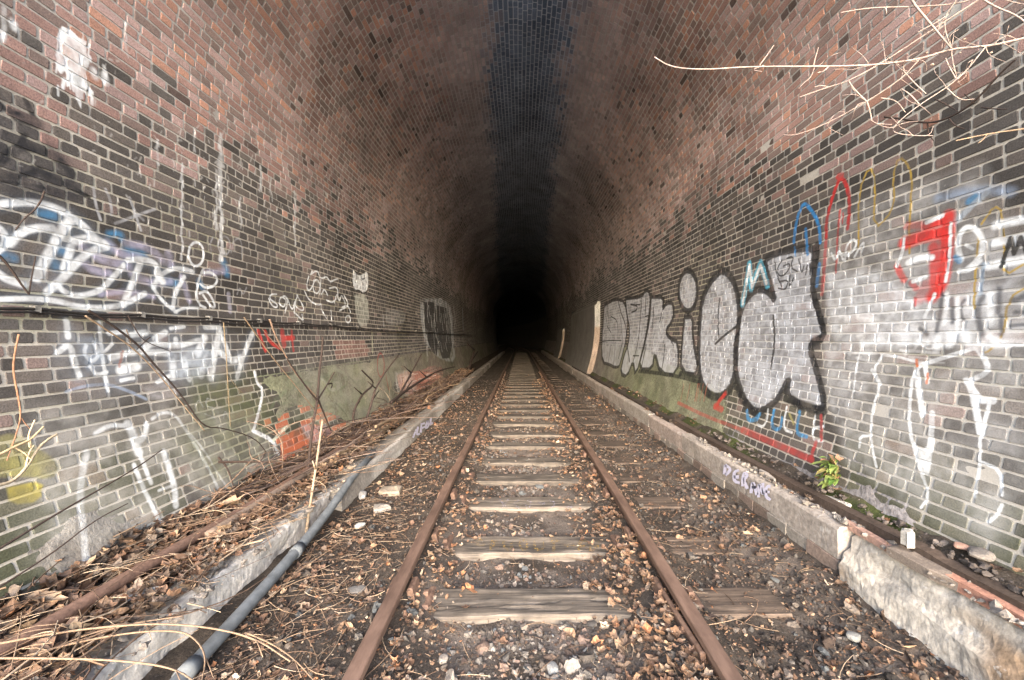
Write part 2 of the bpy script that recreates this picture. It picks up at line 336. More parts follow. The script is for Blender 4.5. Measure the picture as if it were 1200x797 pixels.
# outlines and scribbles on the green cement
wst(CL, [(299, 436), (301, 449), (309, 457), (303, 485), (297, 505)], 4, WH, .97, .25, 1); wst(CL, [(297, 505), (320, 516), (326, 531)], 5, WH, .97, .25, 1); wst(CL, [(321, 516), (331, 505), (337, 500)], 4, (.62, .65, .55), .9, .3, 1)
for _ in range(45):
    x = random.uniform(315, 430); y = random.uniform(436, 495); pts = [(x, y)]
    for k in range(4): pts.append((pts[-1][0]+random.uniform(-9, 9), pts[-1][1]+random.uniform(-9, 11)))
    wst(CL, pts, random.uniform(1.2, 4), random.choice([(.07, .09, .06), (.12, .14, .1), (.32, .34, .26), (.16, .2, .12), (.38, .38, .34)]), random.uniform(.2, .5), .5)
wst(CL, ell(446, 428, 4, 14), 2, (.35, .06, .05), .7); wst(CL, [(452, 440), (455, 456)], 2, (.35, .06, .05), .6)
for x in (474, 480, 486, 492): wst(CL, [(x, 422), (x+2, 418), (x+1, 426), (x+3, 430)], 1.3, (.06, .06, .06), .8)
wpoly(CL, [(465, 440), (480, 434), (518, 438), (515, 452), (495, 462), (470, 462)], (.55, .24, .18), .8, 2, .3); wpoly(CL, [(462, 436), (484, 434), (490, 460), (468, 470)], (.6, .58, .56), .55, 3, .6)
for _ in range(24):
    x = random.uniform(468, 512); y = random.uniform(438, 460); wst(CL, [(x, y), (x+5, y-1)], .9, (.66, .58, .54), .8)
wpoly(CL, [(327, 545), (330, 518), (345, 502), (368, 496), (392, 503), (390, 520), (360, 535), (335, 548)], (.62, .16, .07), .6, 2, .5, 1, 5)
wpoly(CL, [(350, 498), (390, 498), (396, 520), (370, 528)], (.5, .48, .52), .5, 3, .7, 1, 9)
wpoly(CL, [(-8, 514), (18, 506), (44, 524), (74, 545), (62, 562), (20, 558), (-8, 560)], (.36, .33, .12), .75, 4, .4)
wpoly(CL, [(8, 572), (52, 562), (48, 588), (12, 592)], (.48, .40, .08), .85, 3, .3)

# ---- right wall
CR = Canvas(1.7, 19.5, -1.4, 2.25, .0048)
wpoly(CR, [(965, 250), (1206, 180), (1206, 660), (1080, 600), (965, 520)], (.58, .57, .555), .45, 22, .55, 1, 63)
wpoly(CR, [(968, 318), (1040, 318), (1060, 345), (1100, 345), (1206, 330), (1206, 406), (1100, 402), (990, 412), (970, 380)], (.70, .72, .76), .62, 12, .45)
wpoly(CR, [(990, 320), (1060, 330), (1095, 400), (1000, 405)], (.74, .75, .78), .45, 10, .5, 1, 21)
wpoly(CR, [(1035, 300), (1206, 262), (1206, 340), (1060, 350)], (.42, .42, .44), .5, 8, .5)
wpoly(CR, [(965, 400), (1030, 402), (1010, 470), (972, 500)], (.55, .55, .57), .45, 9, .5, 1, 8)
for _ in range(26):
    x = random.uniform(975, 1090); y = random.uniform(370, 425); wst(CR, [(x, y), (x+random.uniform(-14, 22), y+random.uniform(-6, 6)), (x+random.uniform(5, 40), y+random.uniform(-9, 9))], random.uniform(1, 4), (.8, .8, .8), .5, .5)
wst(CR, [(1100, 232), (1150, 222), (1185, 225)], 10, (.30, .38, .52), .6, .8); wst(CR, [(1136, 236), (1142, 232)], 9, BLU, .8); wst(CR, [(1118, 262), (1140, 240), (1156, 226)], 7, (.42, .48, .55), .7)
letters = {
 'a': [(864, 389), (868, 362), (880, 343), (891, 338), (902, 343), (908, 353), (903, 335), (896, 311), (899, 301), (920, 294), (958, 289), (953, 320), (952, 344), (964, 380), (965, 396), (950, 403), (950, 414), (958, 438), (967, 476), (957, 481), (935, 473), (921, 464), (925, 441), (912, 467), (900, 478), (885, 484), (872, 470), (862, 440), (861, 410)],
 'e': [(845, 317), (832, 330), (822, 352), (819, 385), (818, 420), (820, 445), (828, 460), (840, 467), (855, 457), (862, 435), (863, 400), (867, 365), (862, 335), (853, 320)],
 'dot': ell(806, 341, 11, 24)[:-1],
 'i': [(802, 372), (812, 371), (811, 395), (820, 440), (797, 437), (799, 400)],
 'k': [(763, 348), (778, 348), (776, 363), (781, 355), (789, 355), (789, 375), (779, 388), (785, 397), (795, 401), (794, 440), (774, 438), (767, 412), (765, 433), (748, 433), (755, 405), (761, 376)],
 'd': [(733, 350), (752, 348), (757, 339), (762, 344), (761, 365), (755, 403), (745, 442), (742, 422), (735, 442), (727, 438), (731, 418), (736, 405), (738, 386), (734, 367)],
 'n': [(708, 358), (721, 350), (733, 354), (736, 382), (727, 429), (721, 431), (714, 427), (706, 425), (705, 401)]}
for k, P in letters.items():
    wpoly(CR, P, SV, .88, 2, .30, 1, ord(k[0]))
for k, P in letters.items():
    wd = {'a': 9, 'e': 9.5, 'dot': 7, 'i': 5.5, 'k': 5, 'd': 4.4, 'n': 3.6}[k]
    wst(CR, P+[P[0]], wd, BK, .93, .2, 1)
for p, w_ in [([(906, 370), (908, 400), (903, 432)], 3), ([(843, 350), (841, 372), (842, 395)], 2.5), ([(838, 403), (850, 392), (864, 382)], 3.5), ([(716, 371), (723, 375), (724, 388)], 1.5), ([(716, 401), (713, 425)], 1.5), ([(721, 401), (719, 428)], 1.5), ([(727, 372), (729, 400)], 1.6), ([(745, 357), (750, 357)], 1.5), ([(756, 371), (762, 369)], 1.8), ([(742, 417), (749, 417)], 1.6), ([(706, 400), (716, 399), (728, 399)], 1.3), ([(712, 365), (710, 380), (716, 390)], 1.4), ([(776, 363), (773, 377)], 2), ([(785, 397), (789, 405)], 1.5),
              ([(921, 466), (940, 476), (965, 482)], 11), ([(864, 455), (873, 474), (886, 486)], 10), ([(820, 450), (832, 464), (848, 466), (860, 450)], 9), ([(797, 438), (820, 441)], 7), ([(749, 435), (770, 437), (795, 441), (820, 448)], 4.5),
              ([(957, 289), (953, 315)], 12), ([(952, 345), (964, 385)], 8), ([(952, 402), (960, 398)], 12)]:
    wst(CR, p, w_, BK, .92, .25, 1)
for p in ([(708, 360), (706, 380), (705, 400)], [(712, 358), (713, 372)], [(724, 352), (728, 368), (733, 380), (734, 395)], [(729, 402), (725, 420)], [(734, 400), (738, 424)], [(752, 350), (750, 375), (748, 400), (742, 425)], [(739, 357), (747, 358), (746, 364), (740, 366)], [(757, 342), (756, 368)], [(757, 404), (752, 430)], [(766, 360), (764, 385)], [(779, 404), (776, 432)]):
    wst(CR, p, 2.2, BK, .95)
for x in (800, 808, 815, 826, 834, 843): wst(CR, [(x, 447+(x-800)*.5), (x, 462+(x-800)*.4)], 1.2, BK, .7)
for p in ([(916, 305), (910, 316), (914, 326), (924, 318), (926, 308), (918, 312)], [(922, 303), (930, 300), (926, 314), (934, 318)], [(914, 330), (924, 328), (921, 340), (912, 338)], [(926, 322), (924, 338), (930, 326)], [(936, 304), (939, 322), (942, 312)], [(946, 311), (944, 322)], [(949, 310), (949, 322)], [(908, 308), (909, 320), (916, 336)]): wst(CR, p, 2, BK, .9)
wst(CR, [(870, 356), (878, 310), (880, 338), (891, 309), (899, 334)], 9, (.10, .42, .58), .9, .3, 0); wst(CR, [(870, 356), (878, 311), (881, 337), (891, 311), (898, 332)], 4.5, WH, .97, .3, 0)
for p, w_, a in [([(930, 284), (933, 258), (941, 237), (950, 245), (960, 263), (961, 284)], 4.5, .95), ([(944, 269), (946, 298)], 4.5, .8), ([(960, 310), (957, 335)], 5, .6), ([(931, 290), (932, 300)], 3, .6)]: wst(CR, p, w_, (.03, .22, .52), a)
for p, w_, a in [([(968, 278), (968, 258), (976, 229), (984, 207), (991, 214), (995, 232), (995, 252), (993, 268)], 4.6, .95), ([(982, 207), (986, 206)], 7, .9), ([(984, 246), (982, 268), (979, 320)], 3, .75), ([(988, 250), (987, 262)], 2.5, .7), ([(968, 278), (966, 310), (963, 345)], 5, .55)]: wst(CR, p, w_, (.45, .03, .03), a)
for p in ([(1006, 292), (1006, 224), (1019, 194), (1026, 212), (1023, 272), (1048, 245), (1046, 208), (1053, 182), (1067, 197), (1068, 222), (1065, 272), (1065, 297)], [(1150, 263), (1165, 241), (1174, 248), (1177, 290), (1175, 325), (1206, 306)], [(1147, 274), (1143, 315), (1141, 362)], [(1206, 334), (1181, 350), (1176, 392), (1160, 412), (1148, 414)]):
    wst(CR, p, 2.6, YEL, .9, .3, 1)
for p, w_, a in [([(1060, 285), (1080, 277), (1106, 273)], 15, .93), ([(1111, 254), (1108, 303), (1104, 332), (1092, 348)], 15, .95), ([(1084, 266), (1106, 259)], 9, .9), ([(1094, 290), (1095, 345)], 12, .8), ([(1063, 265), (1080, 264)], 9, .5), ([(1051, 313), (1059, 328)], 8, .75), ([(1068, 332), (1073, 338)], 7, .6), ([(1085, 335), (1078, 350)], 14, .4), ([(1072, 350), (1072, 358)], 4, .7)]:
    wst(CR, p, w_, RED, a, .35, 1)
for p, w_ in [([(1059, 280), (1057, 295), (1051, 312)], 4), ([(1114, 262), (1113, 300), (1108, 330)], 3.6), ([(1086, 261), (1104, 253)], 5), ([(1064, 308), (1078, 302), (1092, 302)], 7), ([(1070, 330), (1084, 325)], 5), ([(1083, 372), (1095, 345)], 4),
              ([(1126, 305), (1122, 290), (1124, 274), (1133, 265), (1146, 270), (1153, 287), (1147, 304), (1132, 317)], 6), ([(1131, 287), (1140, 292)], 3.5), ([(1167, 264), (1206, 256)], 10), ([(1165, 285), (1206, 277)], 9), ([(1158, 312), (1180, 308), (1206, 302)], 10), ([(1148, 306), (1136, 317), (1124, 318)], 6)]:
    wst(CR, p, w_, WH, .97, .35)
wst(CR, [(1152, 310), (1148, 345)], 5, (.3, .4, .52), .6); wst(CR, [(1120, 302), (1124, 306)], 7, BLU, .7)
for p in ([(1173, 313), (1178, 298), (1184, 279), (1188, 298), (1196, 278), (1203, 298)],): wst(CR, p, 4.6, BK, .95, .2, 0)
for p, w_ in [([(1096, 395), (1101, 370), (1104, 345)], 6), ([(1116, 378), (1115, 350)], 6), ([(1128, 375), (1124, 360), (1130, 352)], 5), ([(1152, 348), (1144, 360), (1150, 392)], 8), ([(1171, 338), (1170, 366)], 7), ([(1173, 370), (1173, 392)], 6), ([(1188, 352), (1206, 345)], 9), ([(1190, 366), (1206, 367)], 7), ([(1184, 382), (1206, 380)], 6), ([(1078, 385), (1086, 392)], 6)]:
    wst(CR, p, w_*.8, (.06, .065, .08), .75, .6)
for p, w_ in [([(1009, 402), (1040, 399)], 6), ([(1055, 401), (1086, 400)], 8), ([(1098, 406), (1099, 396)], 10), ([(1112, 404), (1113, 392)], 9), ([(1130, 392), (1134, 402), (1152, 406)], 11), ([(1165, 403), (1206, 402)], 9), ([(1160, 395), (1168, 400)], 8), ([(1110, 345), (1106, 380)], 5), ([(1122, 350), (1122, 390)], 5), ([(1160, 345), (1160, 380)], 7)]:
    wst(CR, p, w_, WH, .95, .5)
for p in ([(974, 297), (979, 307), (983, 291), (988, 305)], [(990, 306), (991, 290), (998, 280), (1005, 284), (999, 296), (992, 298)], [(1001, 302), (1007, 290), (1013, 283), (1010, 295)], [(984, 298), (994, 300)]): wst(CR, p, 2.8, WH, .95)
for p, w_ in [([(1010, 405), (1003, 430), (1000, 460)], 2.5), ([(1034, 416), (1023, 434), (1032, 451), (1022, 479), (1020, 509), (1022, 528), (1027, 547)], 3.2), ([(1022, 434), (1031, 450)], 5), ([(1020, 511), (1008, 511), (1007, 524)], 3.2), ([(1034, 416), (1050, 418), (1074, 424)], 3.2), ([(1078, 428), (1104, 420), (1142, 408)], 5),
              ([(1146, 410), (1157, 426), (1157, 437), (1135, 447)], 6), ([(1136, 449), (1142, 472), (1149, 508)], 7.5), ([(1132, 446), (1148, 468)], 7), ([(1159, 474), (1154, 494), (1149, 510)], 4.5), ([(1147, 469), (1163, 470)], 8), ([(1149, 508), (1148, 540), (1142, 582)], 3.6), ([(1148, 541), (1172, 551), (1174, 580)], 4), ([(1174, 592), (1168, 604), (1158, 612)], 4),
              ([(1074, 437), (1077, 460), (1081, 486)], 7), ([(1080, 428), (1070, 438), (1066, 466), (1065, 500), (1073, 534), (1082, 560)], 4.2), ([(1084, 430), (1087, 448)], 5), ([(1092, 484), (1091, 515), (1086, 553)], 6.5), ([(1082, 560), (1089, 582), (1079, 595)], 3.2)]:
    wst(CR, p, w_, WH, .96, .22, 1)
wpoly(CR, [(1066, 512), (1078, 528), (1091, 520), (1083, 562), (1076, 545)], WH, .85, 1.5, .4)
wst(CR, [(1074, 422), (1074, 429)], 3.5, (.7, .16, .04), .9); wst(CR, [(1087, 438), (1086, 449)], 3, (.7, .16, .04), .8)
for p, w_, c in [([(875, 482), (877, 494), (887, 491)], 5, BLU), ([(888, 498), (894, 501), (899, 492), (900, 480)], 3, WH), ([(907, 481), (903, 500), (914, 505), (916, 490)], 4.5, BLU), ([(922, 477), (917, 503), (928, 507)], 3, WH), ([(937, 483), (932, 508), (945, 512)], 4.5, BLU), ([(955, 488), (951, 516), (963, 517)], 3, WH), ([(953, 502), (965, 500)], 3.5, WH), ([(962, 487), (962, 516)], 4, (.4, .05, .05)), ([(884, 492), (890, 486)], 5, BLU), ([(925, 485), (930, 497)], 3, (.4, .36, .15))]:
    wst(CR, p, w_, c, .9)
wst(CR, [(795, 472), (830, 489), (870, 504)], 4, (.42, .07, .06), .6, .25, 1); wst(CR, [(870, 504), (910, 521), (951, 539)], 8, (.48, .06, .05), .72, .3, 1); wst(CR, [(950, 536), (956, 518)], 5, (.45, .05, .05), .8)
wst(CR, [(838, 477), (850, 461)], 6, (.5, .05, .04), .8); wst(CR, [(838, 476), (846, 480)], 7, (.5, .05, .04), .8)
for _ in range(8): x = random.uniform(800, 830); wst(CR, [(x, 450), (x-4, 470)], 1.6, (.4, .12, .08), .5)
wpoly(CR, [(668, 366), (681, 364), (681, 392), (668, 393)], (.02, .05, .06), .9, .6); wst(CR, [(675, 368), (675, 390)], .9, (.4, .5, .5), .8); wst(CR, [(682, 362), (684, 372)], 2, (.1, .35, .4), .7)
wst(CR, [(679, 413), (680, 420)], 3, WH, .8)
img_l = CL.image('left_wall_paint'); img_r = CR.image('right_wall_paint')

# ------------------------------------------------------------------ colours of the brickwork
def brick_colour(u, s, h, side, n, seed):
    """base colours; side -1 left wall, 0 vault, 1 right wall; s arc length"""
    r = RNG.random(n); r2 = RNG.random(n); r3 = RNG.random(n)
    x, _, _, _, _, _ = prof(s)
    big = fbm(u*.45, s*.9, 4, 3)-.5; mid = fbm(u*1.6, s*2.5, 3, 9)-.5
    grey = np.stack([.070+.050*r, .063+.045*r, .059+.042*r], 1)
    grey2 = np.stack([.115+.06*r, .10+.05*r, .09+.045*r], 1)
    red = np.stack([.265+.12*r, .168+.075*r, .148+.065*r], 1)
    orange = np.stack([.38+.12*r, .215+.06*r, .165+.04*r], 1)
    brown = np.stack([.20+.08*r, .15+.055*r, .135+.05*r], 1)
    dark = np.stack([.048+.03*r, .046+.03*r, .05+.032*r], 1)
    plum = np.stack([.34+.09*r, .24+.06*r, .225+.055*r], 1)
    c = np.where((r2 < .13)[:, None], orange, np.where((r2 < .58)[:, None], red, np.where((r2 < .80)[:, None], brown, np.where((r2 < .975)[:, None], plum, brown*.45))))
    # lower walls are grey, the change to red is ragged
    lim = np.where(x < 0, 1.52, 1.62)+.7*mid+.4*big+(r3-.5)*.75+.07*np.clip(u-3, 0, 5)
    g = h < lim
    cg = np.where((r2 < .25)[:, None], grey2, grey)
    cg = np.where((r2 > .94)[:, None], brown, cg)
    c = np.where(g[:, None], cg, c)
    # the crown: dull, then a strip of blue-black engineering brick
    cd = np.abs(x-.13+.006*np.clip(u-5.5, 0, 22))-.046*np.clip(u-5.5, 0, 22)+.42*(fbm(u*1.0, s*2.2, 4, 5)-.5)+.26*(r3-.5)
    crown = (h > 2.6)
    wv = sstep(1.9, .75, cd)*crown
    gp = np.stack([.38+.09*r, .33+.08*r, .33+.08*r], 1)
    c = c*(1-wv*.65)[:, None]+gp*(wv*.65)[:, None]
    st = sstep(.78, .42, cd)*crown
    blk = np.stack([.078+.06*r, .115+.07*r, .172+.09*r], 1)
    c = c*(1-st)[:, None]+blk*st[:, None]
    # greyer and cooler deeper in
    depth_fade = sstep(3, 13, u)[:, None]; lum = c.mean(1, keepdims=True)
    c = c*(1-.58*depth_fade)+lum*1.05*.58*depth_fade*np.array([[1.0, 1.0, 1.06]])
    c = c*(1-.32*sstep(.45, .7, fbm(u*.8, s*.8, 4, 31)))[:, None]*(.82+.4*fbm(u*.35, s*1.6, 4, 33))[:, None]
    c = c*(1-.42*sstep(15, 36, u))[:, None]      # light falling off from the mouth, put into the brick colour
    # algae low on the left wall
    if side != 0:
        al = sstep(-.2, -.9, h)*sstep(.4, .65, fbm(u*1.5, h*2, 3, 44))*sstep(9, 5, u)*.34
        c = c*(1-al)[:, None]+np.array([[.12, .14, .06]])*al[:, None]
    if side == -1:
        ex = ((u > 3.9) & (u < 5.6) & (h < -.7) & (h > -1.3) & (r2 < .55)); c = np.where(ex[:, None], np.stack([.40+.12*r, .14+.06*r, .085+.03*r], 1), c)
        ex = (((u > 5.6) & (u < 6.8) & (h < -.06) & (h > -.34)) | ((u > 8) & (u < 12.4) & (h < -.6))) ; c = np.where(ex[:, None], red*.8, c)
    return c
def mortar_colour(u, s, h, x):
    b = fbm(u*1.2, s*2, 4, 77)
    low = np.array([.46, .42, .365]); hi = np.array([.38, .365, .345]); cr = np.array([.34, .38, .43])
    t = sstep(.9, 2.2, h); c = low*(1-t)[:, None]+hi*t[:, None]
    st = sstep(.85, .5, np.abs(x-.13)-.046*np.clip(u-5.5, 0, 22))*(h > 2.6); c = c*(1-st)[:, None]+cr*st[:, None]
    c = c*(1-.0*h)[:, None] if False else c
    c = c*(.75+.5*b)[:, None]
    depth_fade = sstep(3, 14, u)[:, None]; c = c*(1-.15*depth_fade)*(1-.4*sstep(15, 36, u))[:, None]  # darker deeper in, the fall-off of light put into the mortar colour
    gm = (sstep(.55, .7, fbm(u*.9, s*1.5, 3, 91))*sstep(1.6, .6, h))[:, None]*.5
    return c*(1-gm)+np.array([.24, .235, .13])*gm

# ------------------------------------------------------------------ bricks
PITCH = .0690
def ring(L, H, cut, inset):
    a = L/2-inset; b = H/2-inset
    return np.stack([np.stack([a*0+v[0]*(a-(0 if v[2] else cut)), v[1]*(b-(cut if v[2] else 0))], -1) for v in
        [(1, -1, 1), (1, 1, 1), (1, 1, 0), (-1, 1, 0), (-1, 1, 1), (-1, -1, 1), (-1, -1, 0), (1, -1, 0)]], 1)   # n,8,2
def quads_between(r0, r1, k): return [(r0+i, r0+(i+1) % k, r1+(i+1) % k, r1+i) for i in range(k)]
def make_bricks(U, S, L, H, lod, prot):
    n = len(U)
    if lod == 0:
        cut = .004+.006*RNG.random(n)**2
        A = ring(L, H, cut, 0*L); B = ring(L, H, cut, 0*L+.001); Cc = ring(L, H, cut, 0*L+.003)
        ab = np.concatenate([A, B, Cc], 1); j = RNG.normal(0, .0016, ab.shape); j[:, :8] *= .3; ab = ab+j
        c = np.concatenate([np.full((n, 8), -.02), np.repeat((prot-.0016)[:, None], 8, 1), np.repeat(prot[:, None], 8, 1)], 1)+RNG.normal(0, .0006, (n, 24))*np.repeat([1, 1, .12], 8)[None]
        F_ = quads_between(0, 8, 8)+quads_between(8, 16, 8); F_ = [list(f) for f in F_]+[[16+i for i in range(8)]]
    elif lod == 1:
        A = ring(L, H, np.full(n, .005), 0*L); B = ring(L, H, np.full(n, .005), 0*L+.002)
        ab = np.concatenate([A, B], 1); ab = ab+RNG.normal(0, .0014, ab.shape)
        c = np.concatenate([np.full((n, 8), -.01), np.repeat(prot[:, None], 8, 1)], 1)
        F_ = [list(f) for f in quads_between(0, 8, 8)]+[[8+i for i in range(8)]]
    else:
        q = np.stack([np.stack([L/2*a, H/2*b], -1) for a, b in ((1, -1), (1, 1), (-1, 1), (-1, -1))], 1)
        ab = np.concatenate([q, q*.96], 1); c = np.concatenate([np.full((n, 4), -.01), np.repeat(prot[:, None], 4, 1)], 1)
        F_ = [list(f) for f in quads_between(0, 4, 4)]+[[4, 5, 6, 7]]
    x_h = prof(S)[1]; rot = RNG.normal(0, .007, n); tilt = RNG.normal(0, .006, n)*(.1+.85*sstep(6, 3, U)*(x_h < 2.2)); a = ab[..., 0]; b = ab[..., 1]
    a, b = a-b*rot[:, None], b+a*rot[:, None]; c = c+a*tilt[:, None]*.35
    x, h, tx, th_, nx, nh = prof(S)
    V = np.stack([x[:, None]+b*tx[:, None]+c*nx[:, None], U[:, None]+a, CAMZ+h[:, None]+b*th_[:, None]+c*nh[:, None]], -1)
    return V, F_
def layout(s0, s1, u0, u1):
    U = []; S = []; L = []; nrow = int((s1-s0)/PITCH)
    for k in range(nrow):
        s = s0+(k+.5)*(s1-s0)/nrow; u = u0-RNG.random()*.2
        while u < u1:
            mode = k % 2
            p = (.12 if mode else .72) if s0 != S_L else (.06 if mode else .45)
            l = .196+.005*RNG.standard_normal() if RNG.random() < p else .092+.004*RNG.standard_normal()
            U.append(u+l/2); S.append(s); L.append(l); u += l+.0112+.003*RNG.random()
    return np.array(U), np.array(S), np.array(L), (s1-s0)/nrow
def build_wall(name, s0, s1, u0, u1, side, mat, label, cat, cv):
    root = empty(name, (float(prof((s0+s1)/2)[0]), 1.0, 0)); props(root, label, cat)
    rl = np.array(root.location)
    U, S, L, pit = layout(s0, s1, u0, u1); U = U+RNG.normal(0, .0012, len(U))
    S = S+.012*(fbm(U*.55, S*2.2, 3, 404)-.5)+.004*(fbm(U*3, S*4, 2, 405)-.5)
    x, h, tx, th_, nx, nh = prof(S); n = len(U)
    H = np.full(n, pit-.0115)+RNG.normal(0, .0015, n)
    prot = -.0014+.0016*RNG.random(n)+.0008*(fbm(U*1.5, S*2, 3, 5)-.4)
    if side == 0: prot = prot*.4-.0008
    prot = prot*(1-.6*sstep(3.5, 6, U))-.0009*sstep(3.5, 6, U)
    worn = RNG.random(n) < .012*(side != 0); prot = np.where(worn, -.0045, prot)
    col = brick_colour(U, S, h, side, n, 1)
    px = VX+F*x/np.maximum(U, .2); py = VY-F*h/np.maximum(U, .2)
    inv = (px > -5) & (px < 1205) & (py > -5) & (py < 802) & (U > .6)
    if side == -1: inv &= h > -1.2
    if side == 1: inv &= h > -1.0
    r2 = x*x+h*h+U*U; area = L*H*np.abs(nx*x+nh*h)/r2**1.5*np.where(inv, 1, 0)
    order = np.argsort(-area); single = np.zeros(n, bool); single[order[:300]] = True
    def uvf(Vf): return cv.uv(Vf[..., 1], Vf[..., 2]-CAMZ) if cv else Vf[..., 1:3]
    # individual bricks
    idx = np.where(single)[0]; V, F_ = make_bricks(U[idx], S[idx], L[idx], H[idx], 0, prot[idx])
    ff = np.concatenate([np.array(f) for f in F_]); ss = np.array([len(f) for f in F_])
    for q, i in enumerate(idx):
        c0 = V[q].mean(0); me = mesh_np('brick', V[q]-c0, ff, ss, uvf(V[q]), np.repeat(col[i][None], len(V[q]), 0))
        link('brick', me, mat, root, c0-rl)
    # the rest
    rest = ~single; pieces = []
    for lod, m_ in ((0, rest & (U < 6)), (1, rest & (U >= 6) & (U < 15)), (2, rest & (U >= 15))):
        ii = np.where(m_)[0]
        if not len(ii): continue
        V, F_ = make_bricks(U[ii], S[ii], L[ii], H[ii], lod, prot[ii]); nv = V.shape[1]
        ff = np.concatenate([np.array(f) for f in F_]); ss = np.array([len(f) for f in F_])
        FF = (ff[None]+(np.arange(len(ii))*nv)[:, None]).ravel(); SS = np.tile(ss, len(ii))
        pieces.append((V.reshape(-1, 3), FF, SS, np.repeat(col[ii], nv, 0)))
    V, FF, SS, CC = batch(pieces)
    me = mesh_np('brickwork', V-rl, FF, SS, uvf(V), CC); props(link('brickwork', me, mat, root), kind='stuff')
    # mortar bed behind
    us = np.concatenate([np.arange(u0, 8, .06), np.arange(8, u1+.3, .25)]); sg = np.linspace(s0, s1, int((s1-s0)/.03)+2)
    UU, SG = np.meshgrid(us, sg, indexing='ij'); x, h, tx, th_, nx, nh = prof(SG.ravel())
    off = -.0048+.0022*(fbm(UU.ravel()*9, SG.ravel()*9, 3, 13)-.5)
    V = np.stack([x+nx*off, UU.ravel(), CAMZ+h+nh*off], 1); f = grid_faces(len(us), len(sg))
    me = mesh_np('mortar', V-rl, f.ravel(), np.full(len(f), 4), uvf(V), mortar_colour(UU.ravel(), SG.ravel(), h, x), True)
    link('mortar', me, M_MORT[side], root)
    return root
M_BRK = {s: attr_mat(nm, .9, 130, .48, 1.45, .6, .004, im, .45, .66, spots=(28, .66, (.40, .37, .34), .5)) for s, nm, im in ((-1, 'brick_left', img_l), (0, 'brick_vault', None), (1, 'brick_right', img_r))}
M_MORT = {s: attr_mat(nm, .95, 120, .75, 1.2, .5, .003, im, .9) for s, nm, im in ((-1, 'mortar_left', img_l), (0, 'mortar_vault', None), (1, 'mortar_right', img_r))}
UEND = 38
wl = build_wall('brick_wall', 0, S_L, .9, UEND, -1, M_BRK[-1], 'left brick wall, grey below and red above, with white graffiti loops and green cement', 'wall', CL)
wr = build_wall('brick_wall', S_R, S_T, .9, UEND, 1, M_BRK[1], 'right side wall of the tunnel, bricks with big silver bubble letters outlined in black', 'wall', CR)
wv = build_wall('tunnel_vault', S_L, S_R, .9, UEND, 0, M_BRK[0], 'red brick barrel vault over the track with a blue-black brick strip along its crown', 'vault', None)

# the dark run beyond, bending away to the left
def bend(y): return -.0026*np.maximum(0, y-UEND)**2
ys = np.linspace(UEND+.15, 110, 50); sg = np.linspace(0, S_T, 90); YY, SG = np.meshgrid(ys, sg, indexing='ij'); x, h, *_ = prof(SG.ravel())
zz_ = (CAMZ+h).reshape(YY.shape); zz_[:, 0] = -1.5; zz_[:, -1] = -1.5
V = np.stack([x+bend(YY.ravel()), YY.ravel(), zz_.ravel()], 1); f = grid_faces(len(ys), len(sg))
nb = len(V); cap = [np.arange(nb-len(sg), nb)]
me = mesh_np('tunnel_lining', V, np.concatenate([f.ravel(), cap[0]]), np.concatenate([np.full(len(f), 4), [len(sg)]]), None, np.where((V[:, 2:3] > CAMZ+2.2), [[.06, .068, .08]], [[.115, .108, .105]]))  # dark base colours carry on the painted fade into the tunnel
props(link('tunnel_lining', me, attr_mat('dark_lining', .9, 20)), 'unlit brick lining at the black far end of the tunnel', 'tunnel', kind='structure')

# ------------------------------------------------------------------ cement render on the lower walls
def render_sheet(name, right, u0, u1, hlo, hi_fn, mask_fn, col_fn, parent, mat, cv):
    us = np.concatenate([np.arange(u0, min(8, u1), .025), np.arange(8, u1, .08)]) if u1 > 8 else np.arange(u0, u1, .025)
    hh = np.arange(hlo, .35, .025); UU, HH = np.meshgrid(us, hh, indexing='ij')
    u = UU.ravel(); h = HH.ravel(); m = mask_fn(u, h)
    off = -.012+.016*sstep(-.05, .22, m)+.006*(fbm(u*5, h*5, 4, 61)-.5)
    X = side_x(h, right)-off
    V = np.stack([X if right else -X, u, CAMZ+h], 1)
    mm = (m.reshape(UU.shape) > -.05); fm = mm[:-1, :-1] | mm[1:, :-1] | mm[1:, 1:] | mm[:-1, 1:]
    f = grid_faces(len(us), len(hh), fm)
    me = mesh_np(name, V-np.array(parent.location), f.ravel(), np.full(len(f), 4), cv.uv(u, h), col_fn(u, h), True)
    return link(name, me, mat, parent)
M_CEMW = {-1: attr_mat('cement_left', .9, 40, .55, 1.35, 1, .01, img_l, .7, big=4), 1: attr_mat('cement_right', .9, 40, .5, 1.35, 1, .01, img_r, .7, big=4)}
def mask_l(u, h):
    n = fbm(u*1.1, h*1.6, 5, 21)-.5
    top = -.27-.05*np.clip(4.4-u, 0, 1)+.08*n
    m = np.minimum(top-h, (u-3.82)+.5*(h+.6)*(h+.6)+.8*n)
    m = np.minimum(m, np.hypot((u-4.55)/1.9, (h+1.22)/.9)-.29+.45*n)      # bricks laid bare again
    return np.minimum(m, np.hypot((u-10)/5.2, (h+1.05)/.6)-.33+.5*n)
